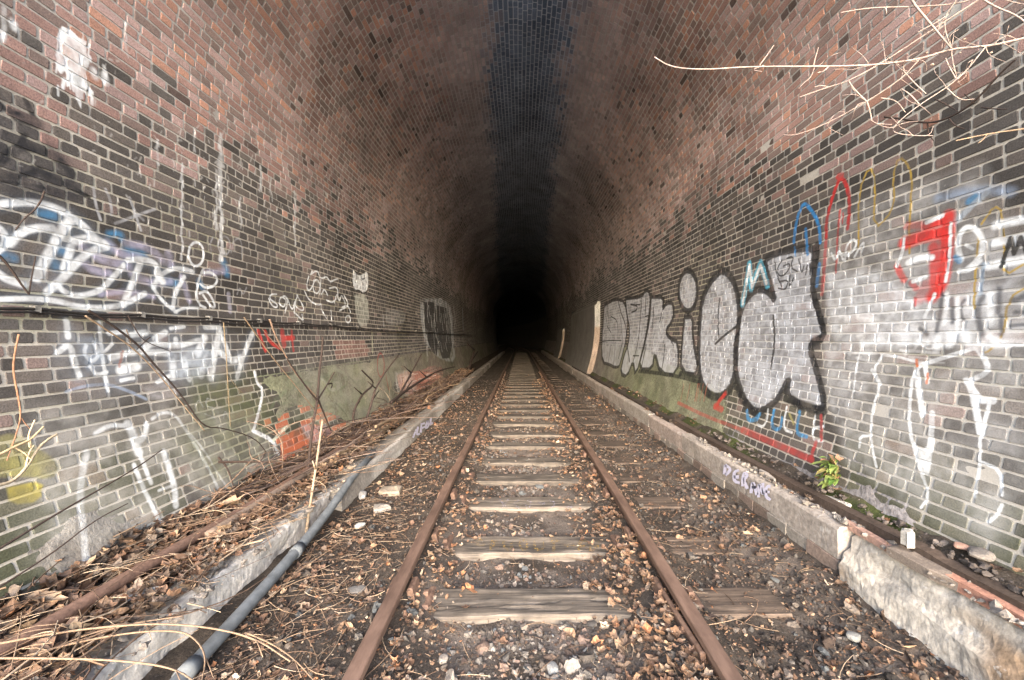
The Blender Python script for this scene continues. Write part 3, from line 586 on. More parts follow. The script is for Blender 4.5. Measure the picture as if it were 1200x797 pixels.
def col_l(u, h):
    n = fbm(u*2.2, h*3, 4, 8)[:, None]; n2 = fbm(u*.9, h*1.2, 4, 18)[:, None]
    g = np.array([.25, .27, .16]); g2 = np.array([.30, .29, .22]); d = np.array([.17, .15, .13])
    t = sstep(4.6, 8.5, u)[:, None]; c = g*(1-n)+g2*n; c = c*(1-t)+(g2*.7)*t*(1-sstep(.45, .6, n2))+(d*1.1)*t*sstep(.45, .6, n2)
    g3 = sstep(.42, .62, fbm(u*3.5, h*4.5, 4, 118))[:, None]; c = c*(1-.6*g3)+np.array([.25, .225, .19])*.6*g3
    return (1-.4*sstep(12, 34, u))[:, None]*c*(.55+.9*n2)*(.7+.6*fbm(u*9, h*9, 3, 5)[:, None])  # cement also dims with depth, fading light put into its colour
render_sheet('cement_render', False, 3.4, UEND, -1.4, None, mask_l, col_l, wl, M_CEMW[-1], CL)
def mask_r(u, h):
    n = fbm(u*1.1+9, h*1.6, 5, 25)-.5
    m = np.minimum(-.10-.13*np.clip(8-u, 0, 4)+.1*n-h, u-4.6+n*1.2)
    return m
def col_r(u, h):
    n = fbm(u*2.2, h*3, 4, 38)[:, None]; c = np.array([.17, .19, .105])*(1-n)+np.array([.27, .26, .2])*n
    t = sstep(8, 13, u)[:, None]; return (c*(1-t)+np.array([.2, .18, .17])*t)*(.6+.8*fbm(u*4, h*5, 4, 55)[:, None])
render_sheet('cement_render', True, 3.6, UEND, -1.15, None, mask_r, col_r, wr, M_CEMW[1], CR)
def mask_c(u, h):   # cement smeared over the foot of the wall, near right and near left
    n = fbm(u*2.5, h*3, 4, 71)-.5
    return -.98+1.1*n-.22*np.abs(u-3.1)-h
render_sheet('cement_smear', True, 1.0, 4.6, -1.15, None, mask_c, lambda u, h: np.array([.27, .25, .25])*(.7+.6*fbm(u*3, h*3, 4, 5))[:, None], wr, M_CEMW[1], CR)
def mask_d(u, h):
    n = fbm(u*2.5+4, h*3, 4, 73)-.5
    return .22-np.hypot((u-2.15)/1.0, (h+1.16)/.7)+.8*n
render_sheet('cement_smear', False, 1.0, 3.3, -1.4, None, mask_d, lambda u, h: np.array([.20, .18, .16])*(.6+.7*fbm(u*3, h*3, 4, 6))[:, None], wl, M_CEMW[-1], CL)

# ------------------------------------------------------------------ thicker stretches of the right wall
def pier(u0, u1, top, out, label):
    root = empty('concrete_pier', (2.3, u0, .3)); props(root, label, 'pier')
    hh = np.linspace(-1.15, top, 34); us = np.linspace(u0, u1, 30)
    UU, HH = np.meshgrid(us, hh, indexing='ij'); u = UU.ravel(); h = HH.ravel()
    o = out*np.where(h < top-.1, 1, .55)+.02*(fbm(u*3, h*3, 3, 7)-.5)
    V = [np.stack([side_x(h, True)-o, u, CAMZ+h], 1)]; f = [grid_faces(30, 34)]
    # face turned to the camera
    ks = np.linspace(0, 1, 7); KK, HH = np.meshgrid(ks, hh, indexing='ij'); h = HH.ravel(); k = KK.ravel()
    oo = (out*np.where(h < top-.1, 1, .55)+.02*(fbm(u0*3+0*h, h*3, 3, 7)-.5))
    V2 = np.stack([side_x(h, True)-oo*k+.03*(1-k), u0+.012*(fbm(k*5, h*6, 3, 5)-.5)*(k < .99), CAMZ+h], 1); f2 = grid_faces(7, 34)+len(V[0])
    V3 = np.array([[side_x(np.array(top), True)-out*.55, u0, CAMZ+top], [side_x(np.array(top), True)+.05, u0, CAMZ+top+.02], [side_x(np.array(top), True)+.05, u1, CAMZ+top+.02], [side_x(np.array(top), True)-out*.55, u1, CAMZ+top]])
    VV = np.concatenate([V[0], V2, V3]); n0 = len(V[0])+len(V2)
    FF = np.concatenate([f[0].ravel(), f2.ravel(), [n0, n0+1, n0+2, n0+3]]); SS = np.full(len(FF)//4, 4)
    c = np.full((len(VV), 3), .16)*np.array([1.05, 1, .95]); c[len(V[0]):n0] = np.where((h < .35)[:, None], [.27, .215, .18], [.34, .34, .33])*(.5+.8*fbm(k*6, h*5, 3, 3))[:, None]  # brick tone low on the end face; its lit paleness put into the colour
    me = mesh_np('cement_face', VV-np.array(root.location), FF, SS, None, c, False)
    link('cement_face', me, attr_mat('pier_cement', .9, 30), root)
pier(12.5, 18.5, 1.15, .17, 'cement pier on the right wall just past the silver letters, its pale edge lit')
pier(22.5, 25.6, .55, .12, 'farther low cement pier on the right wall, barely lit in the dark')

# ------------------------------------------------------------------ ground
SLEEP = [2.145, 2.76, 3.51, 4.14, 4.75, 5.47, 6.12, 6.88, 7.56]
while SLEEP[-1] < 40: SLEEP.append(SLEEP[-1]+.68+random.uniform(-.03, .03))
SLEEP = np.array(SLEEP); SW = .235; TCX = .085; STOP = -.15
GX = [-300, -4, -2.62, -2.42, -2.15, -1.9, -1.86, -1.5, -1.46, -1.28, -.95, -.70, -.55, -.4, .55, .72, .88, 1.1, 1.5, 1.85, 1.94, 2.0, 2.1, 2.25, 2.5, 4, 300]
GZ = [-.1, -.1, .14, .10, .035, .0, -.10, -.10, -.12, -.135, -.125, -.085, -.110, -.20, -.20, -.110, -.09, -.168, -.172, -.135, -.12, .02, .17, .27, .30, -.1, -.1]
def ground_z(x, y, fine=True):
    z = np.interp(x, GX, GZ); ins = (np.abs(x) < 2.6)
    z = z+ins*(.05*(fbm(x*3, y*3, 4, 51)-.5)+.03*(fbm(x*11, y*11, 4, 52)-.5))
    if fine: z = z+ins*.016*(fbm(x*34, y*34, 3, 53)-.5)
    fo = (x > -.42) & (x < .6)
    return np.where(fo & ins, np.minimum(z, -.165), z)
gx = np.concatenate([[-300, -120, -50, -20, -8, -4], np.arange(-2.9, 2.9, .026), [4, 8, 20, 50, 120, 300]])
gy = np.concatenate([[-300, -120, -50, -20, -10, -5, -3, -2, -1.3, -.7, 0, .5], np.arange(.9, 7, .026), np.arange(7, 14, .07), np.arange(14, 40, .4), np.arange(41, 112, 4), [160, 300]])
XX, YY = np.meshgrid(gx, gy, indexing='ij'); x = XX.ravel(); y = YY.ravel(); z = ground_z(x, y)
f = grid_faces(len(gx), len(gy))
n1 = fbm(x*1.7, y*1.7, 4, 61)[:, None]; n2 = fbm(x*9, y*9, 3, 62)[:, None]
dirt = np.array([.054, .043, .035]); dust = np.array([.145, .12, .104]); humus = np.array([.045, .03, .021])
t = (np.exp(-((x-TCX)/.62)**2)*sstep(.25, .65, fbm(x*3, y*3, 4, 63)))[:, None]
t2 = (np.exp(-((x-1.65)/.3)**2)*.5)[:, None]
c = dirt*(1-np.maximum(t, t2))+dust*np.maximum(t, t2); g = (x < -1.85)[:, None]; c = np.where(g, humus, c)
c = c*(.6+.8*n2)*(.8+.4*n1); mo = (sstep(.42, .62, fbm(x*6, y*2.5, 4, 66))*((x > 2.12) & (x < 3)))[:, None]; c = np.where((x > 2.05)[:, None] & (x < 3)[:, None], np.array([.075, .06, .048])*(.5+n2), c); c = c*(1-mo)+np.array([.055, .065, .022])*(.5+n2)*mo
c = np.where((np.abs(x) > 3.5)[:, None] | (y < .5)[:, None], np.array([.36, .35, .335]), c)  # unseen ground outside made pale to bounce light into the vault
M_GR = attr_mat('dirt', .95, 90, .45, 1.5, 1.0, .008, spots=(46, .62, (.30, .26, .23), .5))
props(link('ground', mesh_np('ground', np.stack([x, y, z], 1), f.ravel(), np.full(len(f), 4), None, c, True), M_GR), 'dark gritty soil and old ballast under the track', 'ground', kind='structure')

# ------------------------------------------------------------------ extrusions with rough surfaces
def sweep(name, cx, cz, u0, u1, du, sect, amp, freq, mat, parent=None, col=(.2, .2, .2), seed=1, closed=True, caps=True, warp=None, root=None, endrag=0, pf=1.7, smooth=False, colf=None, along=None):
    """section points (dx, dz) swept along y with fbm displacement"""
    us = np.arange(u0, u1+du*.5, du) if along is None else along; sect = np.asarray(sect, float); k = len(sect); m = len(us)
    UU = np.repeat(us[:, None], k, 1); A = np.tile(sect[:, 0], (m, 1)); B = np.tile(sect[:, 1], (m, 1))
    per = np.concatenate([[0], np.cumsum(np.hypot(*np.diff(sect, axis=0).T))])[None].repeat(m, 0)
    d1 = fbm(UU*freq, per*freq*pf, 4, seed)-.5; d2 = fbm(UU*freq+31, per*freq*pf, 4, seed+5)-.5
    A = A+amp*d1*2; B = B+amp*d2*2
    U2 = UU.copy()
    if endrag: U2[0] += endrag*(RNG.random(k)-.5); U2[-1] += endrag*(RNG.random(k)-.5)
    if warp is not None: wx, wz = warp(UU); A = A+wx; B = B+wz
    V = np.stack([cx+A, U2, cz+B], -1).reshape(-1, 3)
    fs = []
    for i in range(m-1):
        j = np.arange(k if closed else k-1); fs.append(np.stack([i*k+j, i*k+(j+1) % k, (i+1)*k+(j+1) % k, (i+1)*k+j], 1))
    f = np.concatenate(fs); ff = f.ravel(); ss = np.full(len(f), 4)
    if caps and closed: ff = np.concatenate([ff, np.arange(k)[::-1], np.arange(k)+(m-1)*k]); ss = np.concatenate([ss, [k, k]])
    cc = np.tile(np.array(col, float), (len(V), 1))*(.8+.4*fbm(V[:, 1]*3, (V[:, 0]+V[:, 2])*6, 3, seed+9))[:, None]
    if colf is not None: cc = colf(V, cc)
    uv = np.stack([V[:, 1], V[:, 2]], 1)
    loc = np.array([0, 0, 0.]) if parent is None and root is None else np.array((parent or root).location)
    if parent is None: loc = np.array([cx, u0, cz]); 
    me = mesh_np(name, V-loc, ff, ss, uv, cc, smooth)
    return link(name, me, mat, parent, None if parent is not None else loc)

# ------------------------------------------------------------------ sleepers with chairs
M_WOOD, t_, b_ = new_mat('old_sleeper_timber')
g_ = N(t_, 'ShaderNodeNewGeometry'); mp = N(t_, 'ShaderNodeMapping'); mp.inputs['Scale'].default_value = (2.2, 60, 60); t_.links.new(g_.outputs['Position'], mp.inputs['Vector'])
na = noise_node(t_, 1.0, 8, .65, mp.outputs[0]); nb_ = noise_node(t_, 9, 6, .6)
ra = ramp(t_, na.outputs[0], [(.30, (.045, .036, .030)), (.5, (.105, .087, .072)), (.72, (.19, .163, .138))]); rb = ramp(t_, nb_.outputs[0], [(.3, G3(.6)), (.7, G3(1.25))])
aa = N(t_, 'ShaderNodeAttribute', attribute_name='Col')
cc_ = mixc(t_, 1, ra.outputs[0], rb.outputs[0], 'MULTIPLY'); cc_ = mixc(t_, 1, cc_, aa.outputs['Color'], 'MULTIPLY')
t_.links.new(cc_, b_.inputs['Base Color']); b_.inputs['Roughness'].default_value = .85; bump(t_, b_, na.outputs[0], .8, .006)
M_IRON = flat_mat('rusty_iron', (.085, .052, .040), (.20, .125, .092), 45, .75, .6, .002, c3=(.30, .20, .15))
M_RAIL = flat_mat('rusty_rail', (.085, .052, .039), (.175, .112, .085), 18, .7, .7, .003, (1, .25, 1), (.26, .19, .15))
def box_mesh(name, sx, sy, sz, bev=.006, jit=.0):
    V = []; 
    for z_, i_ in ((-sz/2, 0), (sz/2-bev, 0), (sz/2, bev)):
        V += [(-sx/2+i_, -sy/2+i_, z_), (sx/2-i_, -sy/2+i_, z_), (sx/2-i_, sy/2-i_, z_), (-sx/2+i_, sy/2-i_, z_)]
    V = np.array(V); V += RNG.normal(0, 1, V.shape)*jit
    f = []
    for l in (0, 4): f += [(l+i, l+(i+1) % 4, l+4+(i+1) % 4, l+4+i) for i in range(4)]
    f += [(8, 9, 10, 11), (3, 2, 1, 0)]; f = np.array(f)
    return mesh_np(name, V, f.ravel(), np.full(len(f), 4), None, np.ones((12, 3))*.2)
chair_base_me = box_mesh('chair', .34, .19, .045, .012); jaw_me = box_mesh('jaw', .035, .12, .085, .008); bolt_me = box_mesh('bolt', .03, .03, .03, .004)
ordw = ['nearest', 'second', 'third', 'fourth', 'fifth', 'sixth', 'seventh', 'eighth', 'ninth']
desc = ['grey-brown timber sleeper with a dry leaf on it, the nearest to the camera', 'timber sleeper with faded yellow painted lettering, the second between the rails', 'timber sleeper with faint pale scribble, third from the camera']
for i, y0 in enumerate(SLEEP):
    root = empty('railway_sleeper', (TCX, y0+SW/2, STOP))
    lab = desc[i] if i < 3 else (f'worn brown timber sleeper half sunk in ballast, {ordw[i]} from the camera' if i < 9 else 'dim timber sleeper far along the track, only its top edge showing')
    props(root, lab, 'sleeper', 'timber sleepers under the rails')
    ns = 70 if i < 5 else 24; nw = 14 if i < 5 else 6
    a = np.linspace(-1.37, 1.37, ns)+random.uniform(-.02, .02)
    b = np.concatenate([[-SW/2, -SW/2, -SW/2], np.linspace(-SW/2+.008, SW/2-.008, nw), [SW/2, SW/2]])
    c0 = np.concatenate([[-.13, -.055, -.010], np.zeros(nw), [-.01, -.13]])
    A, B = np.meshgrid(a, b, indexing='ij'); Cz = np.tile(c0, (ns, 1))
    top = (Cz > -.02)
    crack = np.zeros_like(A)
    for q in range(5):
        yc = random.uniform(-.10, .10); xa = random.uniform(-1.3, .8); ln = random.uniform(.3, 1.1)
        crack += ((A > xa) & (A < xa+ln))*np.exp(-((B-yc-.012*np.sin(A*7+q))/.006)**2)
    yw = .010*(fbm(A*3, 0*A+i*7.3, 3, 81)-.5)*2*(np.abs(B) > SW/2-.01)
    Z = Cz+top*(.014*(fbm(A*2.5+i*11, B*22, 4, 82)-.6)-.010*crack)-.02*sstep(.5, .9, fbm(A*2+i*5, B*4, 3, 83))*top
    B2 = B+yw-(B < 0)*.006*(fbm(A*8, Z*20+i, 3, 84)); B2 = np.where((np.abs(B) > SW/2-.001) & (Cz < -.05), B2, B2)
    V = np.stack([A, B2, Z], -1).reshape(-1, 3); f = grid_faces(ns, len(b)); nn = len(b)
    ff = np.concatenate([f.ravel(), np.arange(nn), np.arange(nn)[::-1]+(ns-1)*nn]); ss = np.concatenate([np.full(len(f), 4), [nn, nn]])
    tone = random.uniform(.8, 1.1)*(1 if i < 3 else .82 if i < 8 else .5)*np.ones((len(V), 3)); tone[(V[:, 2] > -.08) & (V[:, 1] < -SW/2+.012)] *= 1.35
    tone[(np.abs(V[:, 0]) > .72)] *= np.array([.85, .74, .68])
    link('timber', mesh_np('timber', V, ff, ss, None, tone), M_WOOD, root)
    if i < 22:
        for sx in (-.7525, .7525):
            ch = bpy.data.objects.new('chair', chair_base_me); COL.objects.link(ch); ch.parent = root; ch.location = (sx, 0, .005)
            if not chair_base_me.materials: chair_base_me.materials.append(M_IRON); jaw_me.materials.append(M_IRON); bolt_me.materials.append(M_IRON)
            for q in (-.062, .062):
                j = bpy.data.objects.new('jaw', jaw_me); COL.objects.link(j); j.parent = ch; j.location = (q, 0, .055); j.rotation_euler = (0, -.25 if q > 0 else .25, 0)
            if i < 6:
                for q in (-.13, .13):
                    j = bpy.data.objects.new('bolt', bolt_me); COL.objects.link(j); j.parent = ch; j.location = (q, random.uniform(-.03, .03), .03)

# paint strokes lying flat on timber and kerb
def stroke_mesh(name, lines, fn, wd, mat, parent):
    Vs = []; fs = []; n0 = 0
    for P in lines:
        P = chaikin(P, 2); k = len(P); T = np.gradient(P, axis=0); T /= np.linalg.norm(T, axis=1, keepdims=True)+1e-9; Nn = np.stack([-T[:, 1], T[:, 0]], 1)
        ww = wd*(.8+.4*RNG.random(k))[:, None]/2
        for Q in (P+Nn*ww, P-Nn*ww): Vs.append(fn(Q))
        fs += [(n0+i, n0+i+1, n0+k+i+1, n0+k+i) for i in range(k-1)]; n0 += 2*k
    V = np.concatenate(Vs); f = np.array(fs)
    return link(name, mesh_np(name, V-np.array(parent.location if parent else (0, 0, 0)), f.ravel(), np.full(len(f), 4)), mat, parent)
def paint_mat(name, c, thr):
    m, t, b = new_mat(name); n = noise_node(t, 55, 6, .7); r = ramp(t, n.outputs[0], [(thr, G3(0)), (thr+.12, G3(1))])
    b.inputs['Base Color'].default_value = (*c, 1); t.links.new(r.outputs[0], b.inputs['Alpha']); b.inputs['Roughness'].default_value = .8; return m
M_YP = paint_mat('worn_yellow_paint', (.33, .21, .06), .50); M_PP = paint_mat('worn_lilac_paint', (.36, .34, .42), .50); M_LP = paint_mat('lilac_spray', (.66, .64, .80), .30)
sl = {o.name: o for o in COL.objects if o.name.startswith('railway_sleeper')}; sl = [sl['railway_sleeper' if i == 0 else f'railway_sleeper.{i:03d}'] for i in range(3)]
def px_floor(P, zz):
    P = np.asarray(P, float); d = F*(CAMZ-zz)/(P[:, 1]-VY); return np.stack([(P[:, 0]-VX)*d/F, d, np.full(len(P), zz)], 1)
glyph = lambda x, pts: [(x+a, 632+b) for a, b in pts]
yl = [glyph(556, [(9, 0), (2, 3), (6, 8), (12, 6)]), glyph(575, [(0, 1), (0, 13)]), glyph(575, [(1, 2), (10, 4), (2, 8)]), glyph(590, [(0, 2), (2, 12), (9, 12), (10, 2)]), glyph(608, [(4, 0), (0, 7), (6, 14), (11, 6), (5, 0)]), glyph(626, [(0, 2), (1, 12), (10, 12), (10, 2)]), glyph(642, [(0, 2), (14, 2)]), glyph(642, [(7, 2), (7, 14)]), glyph(661, [(0, 8), (12, 6)]), glyph(678, [(0, 14), (1, 2), (10, 2)]), glyph(678, [(0, 8), (9, 8)]), glyph(690, [(1, 14), (2, 1), (10, 13), (11, 1)])]
stroke_mesh('painted_lettering', yl, lambda Q: px_floor(Q, STOP+.0045), 3.2, M_YP, sl[1])
pl_ = [[(585, 585), (596, 597)], [(596, 585), (586, 597)], [(608, 586), (602, 591), (609, 596)], [(616, 590), (618, 597), (624, 590), (618, 586)], [(630, 590), (640, 590)], [(644, 586), (652, 590), (645, 596)], [(664, 594), (672, 594)]]
stroke_mesh('painted_lettering', pl_, lambda Q: px_floor(Q, STOP+.0045), 1.8, M_PP, sl[2])

# ------------------------------------------------------------------ rails
RS = [(-.035, 0), (-.030, .004), (.030, .004), (.035, 0), (.035, -.030), (.028, -.040), (.010, -.048), (.009, -.105), (.026, -.118), (.030, -.145), (-.030, -.145), (-.026, -.118), (-.009, -.105), (-.010, -.048), (-.028, -.040), (-.035, -.030)]
ral = np.concatenate([np.arange(.9, 9, .08), np.arange(9, 40, .8), np.arange(41, 110, 3)])
def rail(x, seed, label):
    def wob(U): return bend(U)+.012*(fbm(U*.5, U*0+seed, 3, seed)-.5), .012*(fbm(U*.45, U*0+seed+7, 3, seed+3)-.5)
    root = empty('rail', (x, .9, 0)); props(root, label, 'rail', 'pair of rails')
    sweep('running_rail', x, 0, 0, 0, 1, RS, .0012, 14, M_RAIL, root, seed=seed, warp=wob, along=ral)
    return root
rail(TCX-.7525, 4, 'rusty brown rail on the left of the track'); rr = rail(TCX+.7525, 6, 'rusty brown rail on the right of the track')
fish = box_mesh('fishplate', .022, .50, .075, .006, .001); fish.materials.append(M_IRON)
fp = link('fishplate', fish, None, rr, (-.045, 1.10, -.078)); fp.rotation_euler = (0, -.15, .05)
for k in (-.19, -.07, .07, .19):
    b = bpy.data.objects.new('bolt', bolt_me); COL.objects.link(b); b.parent = fp; b.location = (-.018, k, .0)

# ------------------------------------------------------------------ kerbs
M_KERB = attr_mat('kerb_concrete', .9, 34, .6, 1.3, .9, .006, big=3.2, spots=(14, .60, (.62, .60, .58), .45))
M_KBLK = attr_mat('kerb_block', .9, 50, .6, 1.3, .9, .005, big=3)
kr = empty('right_kerb', (2.0, 1.0, 0)); kr.name = 'concrete_kerb'; props(kr, 'broken concrete kerb along the right side of the track with lilac spray tag, brick blocks showing', 'kerb')
# near rough mass, then separate slabs
def kw(U): 
    n = fbm(U*1.3, U*0+2, 4, 95)-.5; return .05*n, .03*n
def top_rag(V, c):
    b = (sstep(.14, .06, V[:, 2])*sstep(-.14, -.05, V[:, 2])*sstep(.35, .6, fbm(V[:, 1]*2, V[:, 2]*5, 3, 77)))[:, None]
    return c*(1-b)+np.array([.26, .185, .125])*b
sec = [(-.06, -.28), (-.04, -.20), (-.03, -.15), (-.025, -.11), (-.02, -.07), (-.012, -.03), (-.004, 0), (.012, .018), (.028, .035), (.042, .055), (.052, .08), (.062, .105), (.075, .13), (.09, .148), (.11, .16), (.13, .168), (.15, .17), (.17, .168), (.19, .16), (.20, .15), (.20, -.28)]
sweep('kerb_slab', 1.95, 0, .9, 2.42, .022, sec, .020, 6.5, M_KERB, kr, pf=1.5, col=(.47, .43, .38), seed=41, warp=kw, endrag=.04, colf=top_rag)
u = 2.45; k = 0
while u < 38:
    ln = [1.02, 1.35, 1.25][k] if k < 3 else random.uniform(1.2, 2.2); e = min(u+ln, 38)
    hi = .175+.008*math.sin(k*2.3); lo = -.02 if u < 14 else -.25
    s2 = [(.0+.004*(k % 3), lo), (.0, hi-.02), (.012, hi), (.1, hi+.004), (.21, hi-.004), (.215, lo)]
    sweep('kerb_slab', 1.95, 0, u, e-.012, .045 if u < 7 else .3, s2, .0035 if k != 1 else .007, 6, M_KERB, kr, col=(.37+.04*random.random(), .34, .305), seed=50+k, endrag=.004)
    u = e; k += 1
# lower course of blocks
blk = []; u = 2.45; 
while u < 14:
    ln = random.uniform(.19, .25)
    for r_ in range(2):
        o = .5*ln*(r_ % 2); m = box_mesh('kerb_block', .14, ln-.008, .090, .008, .0035)
        a = m.color_attributes['Col']; cv_ = random.uniform(.7, 1.2); 
        cl = np.ones((12, 4), np.float32); cl[:, :3] = np.array(random.choice([(.27, .235, .205), (.30, .27, .24), (.25, .19, .16)]))*cv_; a.data.foreach_set('color', cl.ravel())
        link('kerb_block', m, M_KBLK, kr, (2.02-2.0-.012*r_*0+random.uniform(-.006, .006)-.004, u+o+ln/2-1.0, -.068-.096*r_))
    u += ln
sweep('kerb_footing', 1.975, 0, 2.4, 34, .5, [(-.021, -.3), (-.021, -.03), (.16, -.03), (.16, -.3)], .002, 3, M_KBLK, kr, col=(.2, .18, .16), seed=71)
# brick edge and slabs lying on the kerb
sweep('brick_edging', 2.05, .18, 1.25, 1.95, .05, [(-.022, -.02), (-.022, .03), (.022, .034), (.024, -.02)], .004, 9, M_KBLK, kr, col=(.42, .22, .16), seed=81, endrag=.02, warp=lambda U: (0*U+(1.9-U)*.02, 0*U))
sweep('brick_edging', 2.03, .18, 2.0, 2.5, .05, [(-.018, -.02), (-.018, .02), (.02, .024), (.022, -.02)], .004, 9, M_KBLK, kr, col=(.45, .28, .22), seed=83, endrag=.02)
tg = [[(850, 545), (849, 556)], [(850, 545), (857, 550), (850, 557)], [(866, 551), (860, 553), (860, 564), (867, 566)], [(860, 559), (866, 559)], [(870, 570), (871, 553), (877, 557), (871, 562), (876, 573)], [(880, 578), (882, 562), (887, 580)], [(881, 571), (886, 571)], [(889, 583), (889, 563), (895, 584), (894, 566)], [(903, 570), (898, 570), (897, 582), (903, 586)], [(897, 576), (902, 577)]]
tg = [[(VX+(a-VX)*1.0, b) for a, b in P] for P in tg]
def px_kerb(P, X, sgn=1):
    P = np.asarray(P, float); d = F*X/np.abs(P[:, 0]-VX); return np.stack([np.full(len(P), X*sgn), d, CAMZ+(VY-P[:, 1])*d/F], 1)
stroke_mesh('painted_tag', tg, lambda Q: px_kerb(Q, 1.930), 3.5, M_LP, kr)

klf = empty('concrete_kerb', (-1.7, 1.0, 0)); props(klf, 'weathered grey concrete kerb along the left side of the track, its top crumbling near the camera', 'kerb')
def kwl(U):
    n = fbm(U*1.1, U*0+5, 4, 97)-.5; near = np.clip((3.2-U)/2, 0, 1); return -.05*near+.04*n*near, -.03*near+.04*n*near
secl = [(.0, -.25), (.0, -.08), (-.002, -.04), (-.004, .0), (-.006, .03), (-.008, .06), (-.014, .078), (-.03, .088)]+[(-.03-.022*k, .088-.006*k) for k in range(1, 15)]+[(-.36, -.03), (-.37, -.2)]
def colk(V, c):
    white = sstep(.42, .6, fbm(V[:, 1]*1.2, V[:, 0]*8, 4, 15))[:, None]*(V[:, 0] > -1.72)[:, None]
    return c*(1-white*.7)+np.array([.6, .57, .54])*white*.7
sweep('kerb_slab', -1.575, -.02, .95, 3.3, .02, secl, .024, 6, M_KERB, klf, pf=1.6, col=(.30, .27, .245), seed=101, warp=kwl, endrag=.06, colf=colk)
for (a_, b2, sd_) in ((3.33, 5.4, 2), (5.42, 8.2, 3), (8.22, 12, 4), (12.02, 18, 5), (18.02, 38, 6)):
    sweep('kerb_slab', -1.49, 0, a_, b2, .025 if a_ < 4 else .2, secl, .022 if a_ < 3 else .008, 2.6, M_KERB, klf, pf=9, col=(.27, .245, .22), seed=100+sd_, warp=kwl, endrag=.02, colf=colk)
tl = [[(484, 513), (488, 503)], [(490, 500), (488, 510), (492, 508)], [(494, 496), (493, 507)], [(494, 497), (498, 496)], [(494, 502), (498, 500)], [(501, 493), (498, 503), (503, 499), (501, 493)], [(505, 490), (504, 499), (507, 495)]]
stroke_mesh('painted_tag', tl, lambda Q: px_kerb(Q, 1.482, -1), 2.2, M_LP, klf)

# ------------------------------------------------------------------ tubes: pipe, pole, cable, stems
def tube_arr(P, R, k=8, cap=True):
    P = np.asarray(P, float); R = np.broadcast_to(np.asarray(R, float), (len(P),)); T = np.gradient(P, axis=0); T /= np.linalg.norm(T, axis=1, keepdims=True)+1e-12
    up = np.array([0, 0, 1.]); A = np.cross(T, up); bad = np.linalg.norm(A, axis=1) < .1; A[bad] = np.cross(T[bad], [1., 0, 0]); A /= np.linalg.norm(A, axis=1, keepdims=True); B = np.cross(T, A)
    a = np.linspace(0, 2*math.pi, k, endpoint=False)
    V = P[:, None]+R[:, None, None]*(np.cos(a)[None, :, None]*A[:, None]+np.sin(a)[None, :, None]*B[:, None]); m = len(P)
    j = np.arange(k); f = np.concatenate([np.stack([i*k+j, i*k+(j+1) % k, (i+1)*k+(j+1) % k, (i+1)*k+j], 1) for i in range(m-1)])
    ff = f.ravel(); ss = np.full(len(f), 4)
    if cap: ff = np.concatenate([ff, j[::-1], j+(m-1)*k]); ss = np.concatenate([ss, [k, k]])
    return V.reshape(-1, 3), ff, ss
def chaikin3(P, n=2):
    P = np.asarray(P, float)
    for _ in range(n):
        if len(P) < 3: break
        P = np.concatenate([P[:1], np.stack([P[:-1]*.75+P[1:]*.25, P[:-1]*.25+P[1:]*.75], 1).reshape(-1, 3), P[-1:]])
    return P
def tubes(name, items, mat, parent=None, loc=None, k=6, col=(.3, .25, .2), kind=None):
    ps = []
    for P, R in items:
        P = chaikin3(P, 2); r = np.interp(np.linspace(0, 1, len(P)), np.linspace(0, 1, len(R)) if hasattr(R, '__len__') else [0, 1], R if hasattr(R, '__len__') else [R, R])
        V, ff, ss = tube_arr(P, r, k); ps.append((V, ff, ss, np.tile(np.array(col)*random.uniform(.8, 1.2), (len(V), 1))))
    V, ff, ss, cc = batch(ps)
    l0 = np.array(parent.location) if parent is not None else (np.array(items[0][0][0], float) if loc is None else np.array(loc))
    o = link(name, mesh_np(name, V-l0, ff, ss, None, cc, True), mat, parent, None if parent is not None else l0)
    return o
M_PIPE = flat_mat('grey_conduit', (.085, .092, .10), (.17, .185, .20), 14, .85, .5, .003, c3=(.27, .26, .245))
M_BARK = attr_mat('bark', .85, 55, .6, 1.35, .8, .003)
M_CABLE = flat_mat('black_cable', (.018, .017, .017), (.045, .04, .038), 40, .6)
pp = empty('grey_pipe', (-1.43, 1.2, -.06)); props(pp, 'smooth grey conduit pipe lying against the left kerb', 'pipe')
tubes('pipe_run', [([(-1.40, 1.1, -.094), (-1.415, 1.6, -.085), (-1.435, 2.1, -.07), (-1.46, 2.6, -.05), (-1.485, 3.1, .0), (-1.51, 3.6, .10), (-1.56, 4.1, .10), (-1.66, 4.5, .05)], .032)], M_PIPE, pp, k=16)
tubes('pipe_collar', [([(-1.418, 1.66, -.083), (-1.421, 1.74, -.081)], .038)], M_PIPE, pp, k=16)
tubes('pipe_collar', [([(-1.458, 2.56, -.052), (-1.462, 2.64, -.047)], .038)], M_PIPE, pp, k=16)
pol = tubes('wooden_pole', [([(-2.06, 1.05, .10), (-2.05, 1.7, .095), (-2.02, 2.3, .105), (-2.0, 2.9, .10), (-1.98, 3.6, .11), (-2.0, 4.4, .12), (-2.04, 5.2, .12)], [.036, .032, .034, .026, .029, .022, .015])], M_BARK, k=9, col=(.15, .092, .07)); props(pol, 'reddish brown bare pole lying in the leaves between left kerb and wall', 'pole')
pol2 = tubes('wooden_pole', [([(-1.96, 2.5, .10), (-1.93, 3.2, .12), (-1.90, 4.0, .13), (-1.92, 5.0, .14), (-1.95, 6.2, .13)], [.03, .028, .025, .02, .012])], M_BARK, k=8, col=(.20, .15, .12)); props(pol2, 'thinner grey-brown pole beside the reddish one, nearer the left kerb', 'pole')
cabl = empty('wall_cable', (-2.6, 1, 1.5)); props(cabl, 'black cable strung along the left wall under the white loops of graffiti', 'cable')
cp = []; u = .9
